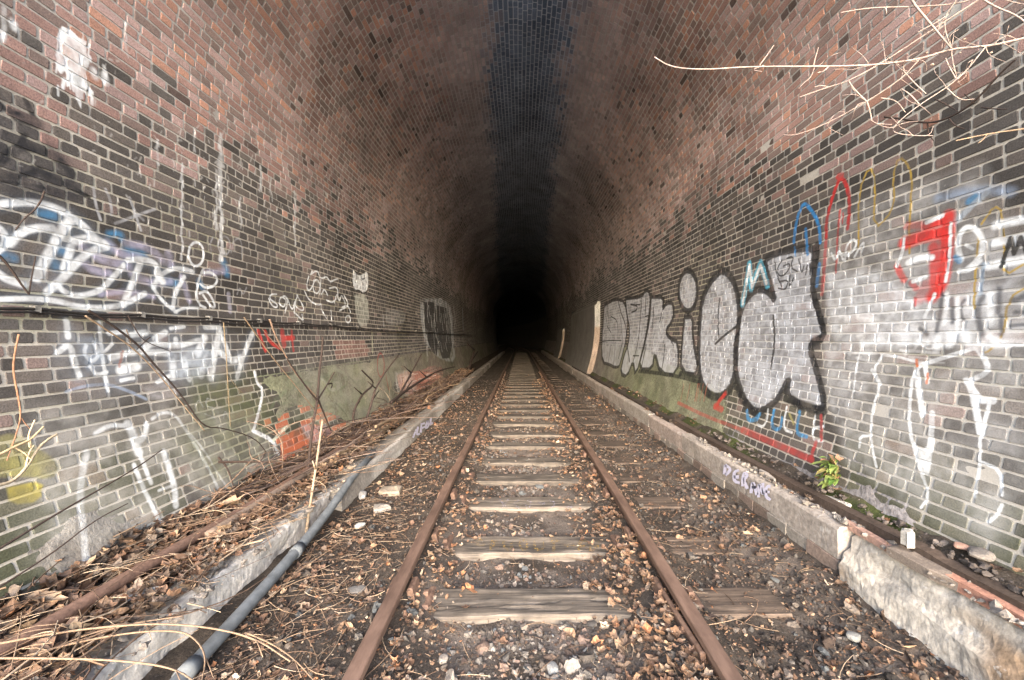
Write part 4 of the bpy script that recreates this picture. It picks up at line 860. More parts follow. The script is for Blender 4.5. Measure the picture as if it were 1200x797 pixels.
clips = [1.55, 2.15, 2.75, 3.35, 4.0, 4.7, 5.5, 6.4, 7.4, 8.6, 10, 11.6, 13.5, 15.5, 18, 21, 25]
hc = lambda u: .168-.012*math.sin(u*.9)
for a_, b2 in zip([.9]+clips[:-1], clips):
    for q in range(5):
        t = q/5; u = a_+(b2-a_)*t; h = hc(u)-.022*math.sin(math.pi*t)*min(1, (b2-a_)); cp.append((-float(side_x(np.array(h), False))+.028, u, CAMZ+h))
tubes('cable_run', [(cp, .0085)], M_CABLE, cabl, k=7)
tubes('cable_run', [([(p[0]+.004, p[1], p[2]-.024-.008*math.sin(p[1]*2)) for p in cp], .007)], M_CABLE, cabl, k=5)
clip_me = box_mesh('clip', .045, .022, .04, .005, .002); clip_me.materials.append(flat_mat('limed_clip', (.10, .095, .09), (.26, .25, .235), 60))
for u in clips:
    o = bpy.data.objects.new('clip', clip_me); COL.objects.link(o); o.parent = cabl; o.location = (-float(side_x(np.array(hc(u)), False))+.015+2.6, u-1, CAMZ+hc(u)-1.5)

# timber beam in the right-hand gutter
bm = sweep('gutter_beam', 2.10, .20, 1.0, 5.4, .08, [(-.035, -.06), (-.035, .045), (.03, .05), (.035, -.06)], .007, 4, M_KBLK, None, col=(.085, .062, .05), seed=120, endrag=.05, warp=lambda U: (.01*np.sin(U*1.3), .015*np.sin(U*.9+1)-.01*(U < 2))); props(bm, 'dark rotten timber beam lying in the gutter at the foot of the right wall', 'beam')
bm2 = sweep('gutter_beam', 2.09, .18, 5.5, 16, .3, [(-.04, -.06), (-.04, .04), (.03, .045), (.035, -.06)], .006, 3, M_KBLK, None, col=(.06, .048, .04), seed=121, endrag=.05); props(bm2, 'dark beam farther along the right gutter, below the silver letters', 'beam')

# ------------------------------------------------------------------ scattered stuff: ballast stones, dead leaves, twigs
import bmesh
def ico(sub):
    bm_ = bmesh.new(); bmesh.ops.create_icosphere(bm_, subdivisions=sub, radius=1); V = np.array([v.co[:] for v in bm_.verts]); f = np.array([[v.index for v in q.verts] for q in bm_.faces]); bm_.free(); return V, f
def rots(n, flat=None):
    """random rotation matrices; flat = spread of tilt from lying flat"""
    a = RNG.random(n)*2*math.pi; ca, sa = np.cos(a), np.sin(a); Z = np.zeros(n); O = np.ones(n)
    Rz = np.stack([ca, -sa, Z, sa, ca, Z, Z, Z, O], 1).reshape(n, 3, 3)
    b = RNG.normal(0, flat, n) if flat is not None else RNG.random(n)*6.28; cb, sb = np.cos(b), np.sin(b)
    Rx = np.stack([O, Z, Z, Z, cb, -sb, Z, sb, cb], 1).reshape(n, 3, 3)
    c = RNG.random(n)*2*math.pi; cc, sc = np.cos(c), np.sin(c); Rz2 = np.stack([cc, -sc, Z, sc, cc, Z, Z, Z, O], 1).reshape(n, 3, 3)
    return Rz2 @ Rx @ Rz
def scatter(name, temps, pos, size, cols, flat, mat, smooth=False, squash=None, kind='stuff', label=None, cat=None):
    n = len(pos); R = rots(n, flat); which = RNG.integers(0, len(temps), n); ps = []
    for k, (TV, TF) in enumerate(temps):
        ii = np.where(which == k)[0]
        if not len(ii): continue
        S = size[ii][:, None]*(np.ones(3) if squash is None else np.array(squash))
        V = np.einsum('nij,nvj->nvi', R[ii], TV[None]*S[:, None, :])+pos[ii][:, None]
        nv = len(TV); sz = np.array([len(f) for f in TF]); fl = np.concatenate([np.array(f) for f in TF])
        ps.append((V.reshape(-1, 3), (fl[None]+(np.arange(len(ii))*nv)[:, None]).ravel(), np.tile(sz, len(ii)), np.repeat(cols[ii], nv, 0)*(1+.12*RNG.standard_normal((len(ii)*nv, 1)))))
    V, ff, ss, cc = batch(ps)
    return props(link(name, mesh_np(name, V, ff, ss, None, np.clip(cc, 0, 1), smooth), mat), label, cat, kind=kind)
def stone_temps(sub, n):
    out = []
    for _ in range(n):
        V, f = ico(sub); V = V*(1+.28*RNG.standard_normal((len(V), 1)))*np.array([1, RNG.uniform(.6, .9), RNG.uniform(.4, .7)])
        # flatten along a few random planes for facets
        for _ in range(4):
            d = RNG.standard_normal(3); d /= np.linalg.norm(d); q = V @ d; lim = RNG.uniform(.35, .6); V = V-np.maximum(q-lim, 0)[:, None]*d
        out.append((V, f))
    return out
def in_sleeper(x, y, pad=.0):
    d = np.abs(y[:, None]-(SLEEP+SW/2)[None]).min(1); return (d < SW/2+pad) & (np.abs(x-TCX) < 1.38)
def pick(n, x0, x1, y0, y1, dens, bias=1.5):
    """random points, denser near the camera, kept with probability dens(x, y)"""
    x = RNG.uniform(x0, x1, n); t = RNG.random(n)**bias; y = y0+(y1-y0)*t; k = RNG.random(n) < dens(x, y); return x[k], y[k]
near_r = lambda x, c, w_: np.exp(-((x-c)/w_)**2)
M_STONE = attr_mat('ballast_stone', .9, 130, .6, 1.35, .6, .002, big=6)
SC = np.array([(.24, .215, .195), (.30, .25, .215), (.27, .19, .155), (.09, .077, .068), (.16, .133, .115), (.21, .22, .225), (.46, .42, .38), (.14, .10, .08)])
def stones(name, n, y0, y1, sub, s0, s1, bias, label):
    def dens(x, y):
        d = .95*near_r(x, TCX, .42)+.25+.5*near_r(x, 1.62, .28)+.15*near_r(x, -1.2, .15)
        d = np.where(x > 2.0, .18, d); d = np.where((x < -1.0), .22, d)
        return np.clip(d*sstep(.28, .6, fbm(x*2.2, y*2.2, 4, 201)), 0, 1)
    x, y = pick(n, -1.46, 1.93, y0, y1, dens, bias)
    k = ~in_sleeper(x, y, .012) | (np.abs(x-TCX) > .68) | (RNG.random(len(x)) < .02)
    k &= (np.abs(np.abs(x-TCX)-.7525) > .045); k &= ~(in_sleeper(x, y) & (x > 1.0) & (RNG.random(len(x)) < .9)); x, y = x[k], y[k]
    s = s0+(s1-s0)*RNG.random(len(x))**2.5; z = ground_z(x, y, False)
    onsl = in_sleeper(x, y) & (np.abs(x-TCX) < .66); z = np.where(onsl, STOP, z)
    pos = np.stack([x, y, z+s*.22], 1); ci = RNG.choice(8, len(x), p=[.13, .17, .17, .12, .21, .04, .003, .157])
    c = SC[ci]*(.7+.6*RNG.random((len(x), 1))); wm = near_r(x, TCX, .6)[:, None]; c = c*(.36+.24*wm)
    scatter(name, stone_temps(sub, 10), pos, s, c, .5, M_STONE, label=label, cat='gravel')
stones('ballast', 19000, 1.3, 4.6, 1, .007, .026, 1.3, 'pale and brown ballast stones strewn round the nearest sleepers')
stones('ballast', 1500, 1.4, 5.5, 2, .025, .046, 1.2, 'larger grey ballast lumps among the small stones')
stones('ballast', 26000, 4.6, 14, 1, .010, .030, 1.6, 'ballast stones farther along the track in dim light')

def leaf_temp():
    k = 12; a = np.linspace(0, 2*math.pi, k, endpoint=False); lob = RNG.integers(3, 6)
    r = (.62+.38*np.abs(np.cos(a*lob/2+RNG.random())))*(1+.12*RNG.standard_normal(k)); V = np.stack([r*np.cos(a), r*np.sin(a)*RNG.uniform(.5, .95)], 1)
    r2 = V*.5; Vc = np.concatenate([V, r2, [[0, 0]]]); curl = RNG.uniform(.15, .75); fold = RNG.uniform(-.6, .9)
    z = curl*(Vc[:, 0]**2+Vc[:, 1]**2)*.8+fold*np.abs(Vc[:, 1])*.7+RNG.normal(0, .07, len(Vc)); V3 = np.concatenate([Vc, z[:, None]], 1)
    f = [(i, (i+1) % k, k+(i+1) % k, k+i) for i in range(k)]+[(k+i, k+(i+1) % k, 2*k) for i in range(k)]
    return V3, f
M_LEAF, t_, b_ = new_mat('dead_leaf'); aa = N(t_, 'ShaderNodeAttribute', attribute_name='Col'); nl = noise_node(t_, 60, 6, .7); rl_ = ramp(t_, nl.outputs[0], [(.3, G3(.55)), (.7, G3(1.3))])
t_.links.new(mixc(t_, 1, aa.outputs['Color'], rl_.outputs[0], 'MULTIPLY'), b_.inputs['Base Color']); b_.inputs['Roughness'].default_value = .7; bump(t_, b_, nl.outputs[0], .6, .003)
LC = np.array([(.30, .185, .115), (.22, .125, .075), (.40, .275, .18), (.16, .09, .058), (.11, .072, .05), (.48, .37, .27), (.36, .165, .08), (.26, .195, .15)])
LT = [leaf_temp() for _ in range(16)]
def leaves(n, x0, x1, y0, y1, dens, s0, s1, bias, label, lift=.012, dark=1., p=None):
    x, y = pick(n, x0, x1, y0, y1, dens, bias); k = (np.abs(np.abs(x-TCX)-.7525) > .04); x, y = x[k], y[k]
    s = s0+(s1-s0)*RNG.random(len(x))**1.6; z = ground_z(x, y, False)
    z = np.where(in_sleeper(x, y) & (np.abs(x-TCX) < .64), STOP, z); z = np.where((x < -1.5) & (x > -1.86), .095, z); z = np.where((x > 1.95) & (x < 2.16), .18, z)
    pos = np.stack([x, y, z+lift*(.4+RNG.random(len(x)))], 1)
    ci = RNG.choice(8, len(x), p=p or [.19, .20, .08, .19, .17, .03, .05, .09])
    scatter('leaf_litter', LT, pos, s, LC[ci]*dark*.78*(.7+.6*RNG.random((len(x), 1))), .45, M_LEAF, label=label, cat='leaves')
pat = lambda x, y, q=.3, s=3.1, sd_=301: sstep(q, q+.3, fbm(x*s, y*s, 4, sd_))
leaves(5200, -2.38, -1.80, 1.3, 7, lambda x, y: .9+0*x, .016, .060, 1.4, 'thick brown dead leaves heaped between left kerb and wall', .035, .82)
leaves(3500, -2.35, -1.85, 5, 16, lambda x, y: .8+0*x, .03, .055, 1.5, 'brown leaves along the left gutter in the dim part', .03, .7)
leaves(3600, -1.47, -.84, 1.4, 12, lambda x, y: (.30+.7*near_r(x, -1.38, .14))*pat(x, y), .010, .036, 1.6, 'dead leaves on the soil left of the left rail')
leaves(3700, .38, .80, 1.5, 14, lambda x, y: (.35+.9*near_r(x, .68, .12))*pat(x, y, .2), .010, .036, 1.7, 'tan leaves drifted against the inner side of the right rail', .03)
leaves(2600, -.62, -.28, 1.5, 14, lambda x, y: (.2+.8*near_r(x, -.56, .12))*pat(x, y, .25), .010, .032, 1.7, 'tan leaves drifted against the inner side of the left rail')
leaves(3300, .9, 1.94, 1.5, 14, lambda x, y: (.18+.75*near_r(x, 1.8, .22))*pat(x, y), .010, .040, 1.7, 'dead leaves between the right rail and right kerb')
leaves(2400, -.4, .5, 1.6, 16, lambda x, y: (.10+.5*sstep(3.5, 6, y))*np.where(in_sleeper(x, y), .12, 1)*pat(x, y), .010, .034, 1.6, 'scattered leaves between the rails')
leaves(900, 2.0, 2.32, 1.4, 9, lambda x, y: .5*pat(x, y), .014, .040, 1.5, 'a few leaves in the gutter by the right wall', .02, .8)
leaves(450, -1.86, -1.5, 1.3, 9, lambda x, y: .5*pat(x, y), .014, .038, 1.5, 'a few leaves lying on top of the left kerb')
leaves(220, 1.96, 2.14, 1.3, 9, lambda x, y: .4*pat(x, y), .012, .034, 1.5, 'a few leaves lying on top of the right kerb')
# leaf mould crumbs: small dark flakes everywhere
x, y = pick(34000, -1.47, 1.94, 1.3, 9, lambda x, y: (.75-.45*near_r(x, TCX, .45))*np.where(in_sleeper(x, y) & (np.abs(x-TCX) < .66), .06, 1), 1.7)
s_ = .004+.010*RNG.random(len(x))**2; z = np.where(in_sleeper(x, y) & (np.abs(x-TCX) < .66), STOP, ground_z(x, y, False))
crumb = [(np.array([[1, 0, .1], [0, .6, -.1], [-1, 0, .2], [0, -.7, 0.]])*RNG.uniform(.8, 1.2, (4, 1)), [(0, 1, 2, 3)]) for _ in range(4)]
ci = RNG.choice(8, len(x), p=[.12, .14, .08, .24, .26, .05, .03, .08])
scatter('leaf_crumbs', crumb, np.stack([x, y, z+.006+.008*RNG.random(len(x))], 1), s_, LC[ci]*.7, .6, M_LEAF, label='fine crumbs of broken leaves over the soil', cat='leaf crumbs')

# twigs and dry stalks lying about
def litter_twigs(n, x0, x1, y0, y1, l0, l1, r0, lift, col, label, yb=1.4, align=None):
    ps = []
    for _ in range(n):
        x = random.uniform(x0, x1); y = y0+(y1-y0)*random.random()**yb; L = random.uniform(l0, l1); a = random.uniform(0, 6.28) if align is None else math.pi/2+random.gauss(0, align)
        P = []; zz = float(ground_z(np.array([x]), np.array([y]), False)[0]); zz = max(zz, .09 if -1.86 < x < -1.5 else -9); cv_ = random.gauss(0, 1.2); tl_ = random.gauss(0, .12); zo = lift*random.random()
        for k in range(5):
            t = k/4; P.append((x, y, zz+zo+tl_*L*(t-.5)+.008)); x += math.cos(a)*L/4; y += math.sin(a)*L/4; a += cv_*.2
        V, ff, ss = tube_arr(P, np.linspace(1, .5, 5)*random.uniform(.6, 1.3)*r0, 3, False); ps.append((V, ff, ss, np.tile(np.array(random.choice(col))*random.uniform(.7, 1.2), (len(V), 1))))
    V, ff, ss, cc = batch(ps)
    return props(link('twig_litter', mesh_np('twig_litter', V, ff, ss, None, cc, True), M_BARK), label, 'twigs', kind='stuff')
TW = [(.27, .19, .13), (.18, .115, .08), (.38, .29, .21), (.11, .072, .052)]
litter_twigs(650, -1.45, 1.9, 1.4, 7, .06, .26, .0022, .015, TW, 'thin dry stalks lying over the ballast')
litter_twigs(500, -1.45, -.85, 1.4, 4, .06, .24, .0022, .02, TW, 'dry needles and stalks on the soil left of the track')
litter_twigs(380, -2.4, -1.5, 1.2, 5, .12, .5, .0038, .12, TW, 'dry twigs tangled over the left kerb and gutter', 1.4, .8)
litter_twigs(210, -2.3, -1.8, 2.9, 12, .5, 1.6, .008, .26, [(.16, .11, .09), (.24, .18, .15), (.10, .07, .06)], 'heap of dead brambles along the foot of the left wall', 1.3, .16)

# ------------------------------------------------------------------ single leaves and rocks
leaf_spots = [(553, 695, STOP, .050, 'pale tan leaf lying on the nearest sleeper'), (541, 674, -.19, .04, 'yellowish curled leaf on the stones behind the nearest sleeper'), (700, 755, -.18, .035, 'orange leaf on the stones right of centre at the bottom'), (668, 747, -.19, .045, 'flat pale brown leaf on stones in front of the nearest sleeper'),
              (725, 588, -.16, .05, 'orange leaf by the left end of the fallen slab'), (475, 547, -.13, .06, 'orange leaf behind the pale slab left of the track'), (975, 690, -.15, .06, 'large brown leaf against the foot of the right kerb'), (1065, 760, -.15, .055, 'broad pale leaf near the bottom of the right kerb'), (930, 650, -.15, .06, 'orange-brown pointed leaf beside the right kerb'),
              (270, 590, .12, .09, 'pale crumpled leaf standing at the foot of the left wall'), (50, 708, .1, .08, 'ochre leaf in the bottom left of the gutter'), (100, 665, .12, .06, 'cream leaf by the foot of the left wall'), (410, 550, .1, .06, 'tan leaf in the brambles beside the left kerb'), (435, 510, .12, .07, 'tan leaf caught in the brambles')]
for px, py, zz, s, lab in leaf_spots:
    TV, TF = LT[random.randrange(16)]; fl = np.concatenate([np.array(q) for q in TF]); sz = np.array([len(q) for q in TF]); V = (rots(1, .3)[0] @ (TV*s).T).T
    V[:, 2] -= V[:, 2].min(); c = LC[random.choice([0, 2, 5, 6, 2])]*1.1
    P = at_z(px, py, zz); zg = float(ground_z(np.array([P.x]), np.array([P.y]), False)[0]); P.z = max(zz, zg) if zz != STOP else STOP
    props(link('dead_leaf', mesh_np('dead_leaf', V, fl, sz, None, np.tile(c, (len(V), 1))), M_LEAF, None, P), lab, 'leaf', 'single fallen leaves')
def rock(px, py, zz, dims, col, label, rz=0, cat='stone', name='stone', boxy=.5, sub=3):
    V, f = ico(sub); m = np.abs(V).max(1, keepdims=True); V = V*(1-boxy)+V/m*boxy*.85
    V = V*(1+.10*(fbm(V[:, 0]*2+px, V[:, 1]*2+V[:, 2]*3, 3, 7)-.5)[:, None]*2)
    for _ in range(5):
        d = RNG.standard_normal(3); d /= np.linalg.norm(d); q = V @ d; lim = RNG.uniform(.72, .95); V = V-np.maximum(q-lim, 0)[:, None]*d
    V = V*np.array(dims)/2; a = rz; V = V @ np.array([[math.cos(a), math.sin(a), 0], [-math.sin(a), math.cos(a), 0], [0, 0, 1]])
    P = at_z(px, py, zz); P.z = zz+dims[2]*.35
    return props(link(name, mesh_np(name, V, f.ravel(), np.full(len(f), 3), None, np.tile(np.array(col), (len(V), 1)), False), M_STONE, None, P), label, cat)
def plate(px, py, zz, dims, col, label, rz=0, name='slab', cat='slab', **k_):
    k = 8; a = np.sort(np.linspace(0, 2*math.pi, k, endpoint=False)+RNG.normal(0, .16, k)); P = at_z(px, py, zz); V = []
    m_ = np.maximum(np.abs(np.cos(a)), np.abs(np.sin(a))); r = .5/m_*(1+RNG.normal(0, .07, k))
    for z_, sc in ((-dims[2]/2, 1.0), (dims[2]/2-.008, 1.0), (dims[2]/2, .93), (dims[2]/2+.003, .5)):
        V.append(np.stack([r*np.cos(a)*sc*dims[0], r*np.sin(a)*sc*dims[1], z_+RNG.normal(0, .004, k)], 1))
    V = np.concatenate(V); c_, s_ = math.cos(rz), math.sin(rz); V = V @ np.array([[c_, s_, 0], [-s_, c_, 0], [0, 0, 1]])
    V[:, 2] += V[:, 0]*RNG.normal(0, .06)+V[:, 1]*RNG.normal(0, .05)
    F_ = [f for l in range(3) for f in quads_between(l*8, l*8+8, 8)]+[tuple(range(24, 32)), tuple(range(7, -1, -1))]
    ff = np.concatenate([np.array(f) for f in F_]); ss = np.array([len(f) for f in F_]); P.z = zz+dims[2]*.35
    return props(link(name, mesh_np(name, V, ff, ss, None, np.tile(np.array(col), (len(V), 1))*(1+.1*RNG.standard_normal((len(V), 1)))), M_STONE, None, P), label, cat)
rock(425, 582, -.12, (.075, .17, .05), (.38, .365, .35), 'white elongated stone beside the grey pipe on the left', .3)
plate(458, 577, -.12, (.20, .20, .04), (.30, .25, .195), 'flat tan slab next to the white stone left of the track', .2)
plate(447, 597, -.13, (.14, .12, .035), (.29, .26, .23), 'small pale slab in front of the tan one left of the track', .5)
rock(422, 618, -.12, (.05, .09, .045), (.37, .37, .36), 'small white chunk between the pipe and the left rail', -.6)
rock(238, 650, .06, (.13, .10, .05), (.40, .385, .36), 'white stone among leaves above the left kerb', .4)
rock(165, 700, .09, (.15, .07, .04), (.38, .36, .34), 'long white stone lower down beside the reddish pole', 1.1)
rock(418, 694, -.15, (.12, .08, .03), (.17, .16, .15), 'flat dark grey stone in the soil left of the left rail', .2)
plate(1064, 636, .26, (.062, .06, .075), (.30, .29, .275), 'squared white stone block standing on the rubble by the right gutter', .3, name='stone_block', cat='stone')
plate(1095, 668, .17, (.20, .34, .05), (.20, .165, .14), 'broad dark slab lying on the right kerb below the white block', .2)
plate(972, 590, .20, (.10, .26, .04), (.50, .46, .42), 'pale splintered slab on the kerb below the fern', .2)
plate(905, 560, .18, (.10, .22, .035), (.36, .32, .29), 'small grey slab on the kerb behind the lilac tag', .1)
rock(1150, 652, .28, (.13, .10, .04), (.20, .18, .165), 'lump of grey rubble at the foot of the right wall', .7)
rock(1128, 643, .28, (.06, .07, .03), (.36, .22, .17), 'small pink brick chip at the foot of the right wall', .7)
rock(1000, 748, -.15, (.07, .06, .035), (.19, .19, .185), 'smooth grey pebble near the bottom of the right kerb', .7)
rock(690, 770, -.2, (.07, .06, .04), (.23, .22, .205), 'rounded pale stone in front of the nearest sleeper, right of centre', .7)
rock(647, 787, -.2, (.06, .06, .04), (.19, .19, .19), 'grey stone at the bottom edge right of centre', .2)
rock(520, 775, -.2, (.05, .05, .03), (.24, .21, .185), 'tan stone at the bottom beside the left rail', .2)
rock(745, 478, -.14, (.30, .14, .05), (.30, .26, .23), 'grey lump of fallen render in the right cess far along', .2)

# ------------------------------------------------------------------ stems, brambles and the overhanging branch
def stem(name, label, cat, lines, dfn, rpx, col, group=None, parts=(), pname='side_twig', k=6):
    def conv(L_, rp):
        P = [at(x, y, dfn(x, y)) for x, y in L_]; d = np.mean([p.y for p in P]); return ([tuple(p) for p in P], [rp/2*d/F, rp/2*d/F*.55])
    a, r = conv(lines[0], rpx); root = tubes(name, [(a, r)], M_BARK, k=k, col=col); props(root, label, cat, group)
    for L_ in list(lines[1:])+list(parts):
        a, r = conv(L_, rpx*.6); tubes(pname, [(a, r)], M_BARK, root, k=5, col=col)
    return root
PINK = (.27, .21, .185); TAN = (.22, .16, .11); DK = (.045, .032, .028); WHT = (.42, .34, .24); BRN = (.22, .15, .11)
dB = lambda x, y: 1.42+.55*(1240-x)/470*.8
rt = stem('overhanging_branch', 'long bare pale branch reaching in from the upper right across the bricks', 'branch', [[(1330, 10), (1240, 36), (1200, 45), (1155, 55), (1115, 57), (1077, 70), (1019, 77), (955, 78), (880, 78), (825, 82), (786, 79), (767, 67)],
    [(890, 77), (898, 66), (907, 53)], [(953, 78), (956, 66), (959, 56)], [(1155, 55), (1131, 85), (1109, 103), (1077, 123), (1051, 144), (1044, 155), (1067, 159), (1093, 159)], [(1077, 70), (1056, 93), (1016, 119), (971, 144), (933, 159), (918, 158)],
    [(1016, 119), (1004, 108), (995, 96)], [(1016, 119), (1020, 132), (1022, 145), (1045, 146)], [(1032, 115), (1050, 117), (1061, 132)], [(1077, 122), (1066, 110), (1056, 104)], [(1109, 103), (1125, 118), (1142, 116)], [(1120, 92), (1112, 78), (1108, 68)], [(1115, 57), (1116, 72), (1121, 90)], [(895, 77), (880, 82), (893, 84)], [(971, 78), (965, 84), (958, 85)], [(1085, 110), (1070, 96), (1058, 82)]], dB, 2.5, PINK)
stem('overhanging_branch', 'straight pale branch coming down from the top edge to meet the long one', 'branch', [[(1040, -60), (1067, 0), (1083, 19), (1098, 37), (1115, 57)], [(1115, 57), (1107, 36), (1107, 20), (1115, 8), (1130, -12)], [(1107, 20), (1095, 28), (1075, 38)]], lambda x, y: dB(x, y)-.01, 2.8, PINK)
stem('overhanging_branch', 'thin branch slanting down behind the long one to a pale tip', 'branch', [[(1200, -40), (1147, 0), (1109, 24), (1037, 72), (995, 95), (971, 102), (937, 114)], [(971, 102), (962, 100), (955, 102)], [(995, 95), (1000, 106), (1014, 116)]], lambda x, y: dB(x, y)+.06, 2.2, PINK)
stem('overhanging_branch', 'thin level twig close to the top edge at the upper right', 'branch', [[(1200, 0), (1150, -4), (1120, 5), (1077, 8), (1019, 9), (985, 15)], [(1038, 9), (1039, 16)]], dB, 2.0, PINK)
stem('overhanging_branch', 'thin twigs crossing the top right corner', 'branch', [[(1130, -18), (1160, 6), (1195, 19), (1215, 40)], [(1195, 19), (1215, 16)], [(1160, -6), (1190, 4), (1225, 8)]], lambda x, y: dB(x, y)-.03, 2.2, PINK)
stem('bramble_stem', 'thin dry stem running level below the branch by the right edge', 'stem', [[(1240, 146), (1200, 151), (1157, 157), (1120, 165)], [(1157, 157), (1152, 164), (1146, 168)]], lambda x, y: 1.75, 2.2, TAN)
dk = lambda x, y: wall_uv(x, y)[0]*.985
stem('bramble_stem', 'twig shadow on the bricks below the pale branch at upper right, modelled as a black stem', 'stem', [[(1037, 137), (1061, 140), (1087, 145), (1112, 139), (1141, 121), (1173, 85), (1190, 70)], [(1112, 139), (1120, 148), (1130, 151)], [(1087, 145), (1088, 157), (1094, 165)], [(1096, 116), (1110, 123), (1122, 130)], [(1150, 126), (1168, 128), (1180, 128)], [(1141, 121), (1130, 110)]], dk, 3, DK)  # cast shadow of twigs, modelled as thin black stems close to the wall
lf = lambda x, y: wall_uv(x, y)[0]*.95
for i, (lab, L_, r_, c_) in enumerate([
    ('long black bramble hanging from the cable down across the left wall', [[(104, 364), (114, 370), (136, 384), (164, 406), (176, 422), (200, 448), (216, 468), (238, 501), (260, 501), (299, 513), (312, 530)], [(176, 395), (168, 402), (160, 410)], [(150, 370), (158, 385), (168, 400), (200, 412)]], 3, DK),
    ('pale dry stem running beside the black bramble on the left wall', [[(100, 370), (130, 390), (154, 406), (184, 436), (215, 475), (240, 505)], [(148, 386), (154, 404)]], 2.4, TAN),
    ('short black stem over the white loops at the far left', [[(-15, 288), (0, 300), (12, 314), (24, 332), (34, 345)], [(34, 345), (38, 320), (42, 300)]], 4, DK),
    ('crooked thin black twig above the white loops at the far left', [[(52, 224), (48, 236), (40, 247), (28, 256), (18, 270)]], 2.6, DK),
    ('reddish thin stem standing by the left edge over the yellow patch', [[(22, 392), (17, 415), (15, 435), (22, 468), (25, 490), (16, 518), (8, 540)], [(25, 490), (30, 497), (36, 504)]], 2.8, (.24, .13, .08)),
    ('long dark stem slanting up to the right across the lower left bricks', [[(-20, 655), (60, 606), (95, 586), (130, 566), (165, 545), (190, 527)]], 3, DK),
    ('black stem slanting over the bottom left bricks, below the other slanting one', [[(-20, 700), (60, 650), (110, 610), (150, 590)]], 2.6, DK),
    ('short dark curled twig at the foot of the left wall', [[(256, 536), (265, 546), (270, 558), (274, 572)]], 3, DK),
    ('thin stem hanging from the cable past the red letters', [[(316, 374), (322, 392), (332, 412), (347, 440), (374, 468)], [(332, 412), (318, 398), (306, 384)]], 2.6, BRN),
    ('pale stalk over the green cement at the left', [[(286, 372), (300, 392), (320, 420), (345, 450), (372, 485), (395, 510)]], 2, TAN),
    ('thin ochre stalk among the bricks left of the green cement', [[(262, 378), (264, 402), (266, 430), (268, 470), (270, 500)], [(266, 440), (276, 452), (284, 460)]], 1.4, (.20, .15, .09))]):
    stem('bramble_stem', lab, 'stem', L_, lf, r_*.8, c_, 'brambles along the left wall')
stem('bramble_stem', 'bright cream twig curling over the yellow patch by the left edge', 'stem', [[(-20, 575), (0, 568), (14, 565), (30, 550), (44, 526), (56, 515), (67, 509)], [(30, 550), (34, 530), (40, 522)]], lambda x, y: wall_uv(x, y)[0]*.85, 4.2, WHT)
stem('bramble_stem', 'upper cream twig forking at the left edge over the yellow patch', 'stem', [[(-15, 537), (0, 533), (16, 524), (35, 516), (44, 507), (51, 500)], [(35, 516), (36, 528), (32, 512), (41, 492)], [(16, 524), (28, 530), (36, 538)]], lambda x, y: wall_uv(x, y)[0]*.84, 3.6, (.55, .40, .24))
pl3 = lambda X: (lambda x, y: F*X/abs(x-VX))
stem('bramble_stem', 'upright black thorny stem standing in front of the green cement', 'stem', [[(358, 590), (361, 550), (366, 500), (372, 470), (374, 437), (378, 405), (378, 394)], [(373, 468), (381, 455), (392, 436)], [(373, 468), (381, 488), (388, 505)], [(384, 450), (390, 449), (388, 455)], [(372, 470), (362, 458), (347, 437), (336, 420)]], pl3(1.98), 4, DK)
stem('bramble_stem', 'upright pale cut stem beside the grey pipe', 'stem', [[(340, 690), (347, 662), (357, 640), (362, 600), (370, 550), (378, 492)], [(357, 640), (345, 668), (328, 690)], [(370, 550), (366, 540)]], pl3(1.56), 4.5, (.30, .23, .165))
for lab, L_, c_, X in [
    ('dark arching twig rising from the brambles with the farthest reach right', [(458, 472), (475, 458), (500, 442), (515, 434), (533, 430)], DK, 2.05), ('dark twig rising and bending at its top, left of the arching one', [(430, 490), (436, 470), (440, 455), (452, 435), (467, 416)], DK, 2.1), ('dark twig between the two arching ones', [(464, 470), (474, 452), (482, 437), (494, 415)], DK, 2.15),
    ('small forked dark twig over the green cement', [(414, 500), (414, 482), (424, 462), (440, 450), (430, 440), (424, 434)], DK, 2.15), ('thin black twig at the far end of the brambles', [(548, 438), (552, 424), (556, 410)], DK, 2.1)]:
    stem('bramble_stem', lab, 'stem', [L_, [L_[1], (L_[1][0]+8, L_[1][1]-12)], [L_[2], (L_[2][0]-9, L_[2][1]-8)]], pl3(X), 3, c_, 'brambles along the left wall')
for lab, L_, c_, X in [
    ('pale stem arching over the left kerb to the right', [(395, 532), (420, 524), (440, 519), (470, 517), (486, 517)], TAN, 1.8), ('long pale stem arching over the kerb behind it', [(432, 510), (448, 504), (470, 494), (492, 482), (515, 466), (532, 462)], TAN, 1.8), ('pale stem lying in a low arch by the lilac kerb tag', [(440, 500), (460, 490), (490, 488), (505, 492)], TAN, 1.7), ('thin stem drooping over the kerb with a forked end', [(500, 470), (510, 474), (520, 480), (532, 484)], TAN, 1.65)]:
    stem('bramble_stem', lab, 'stem', [L_, [L_[2], (L_[2][0]+10, L_[2][1]+9)]], pl3(X), 2.6, c_, 'brambles along the left wall')
gd = lambda k: (lambda x, y: F*(CAMZ-k)/(y-VY))
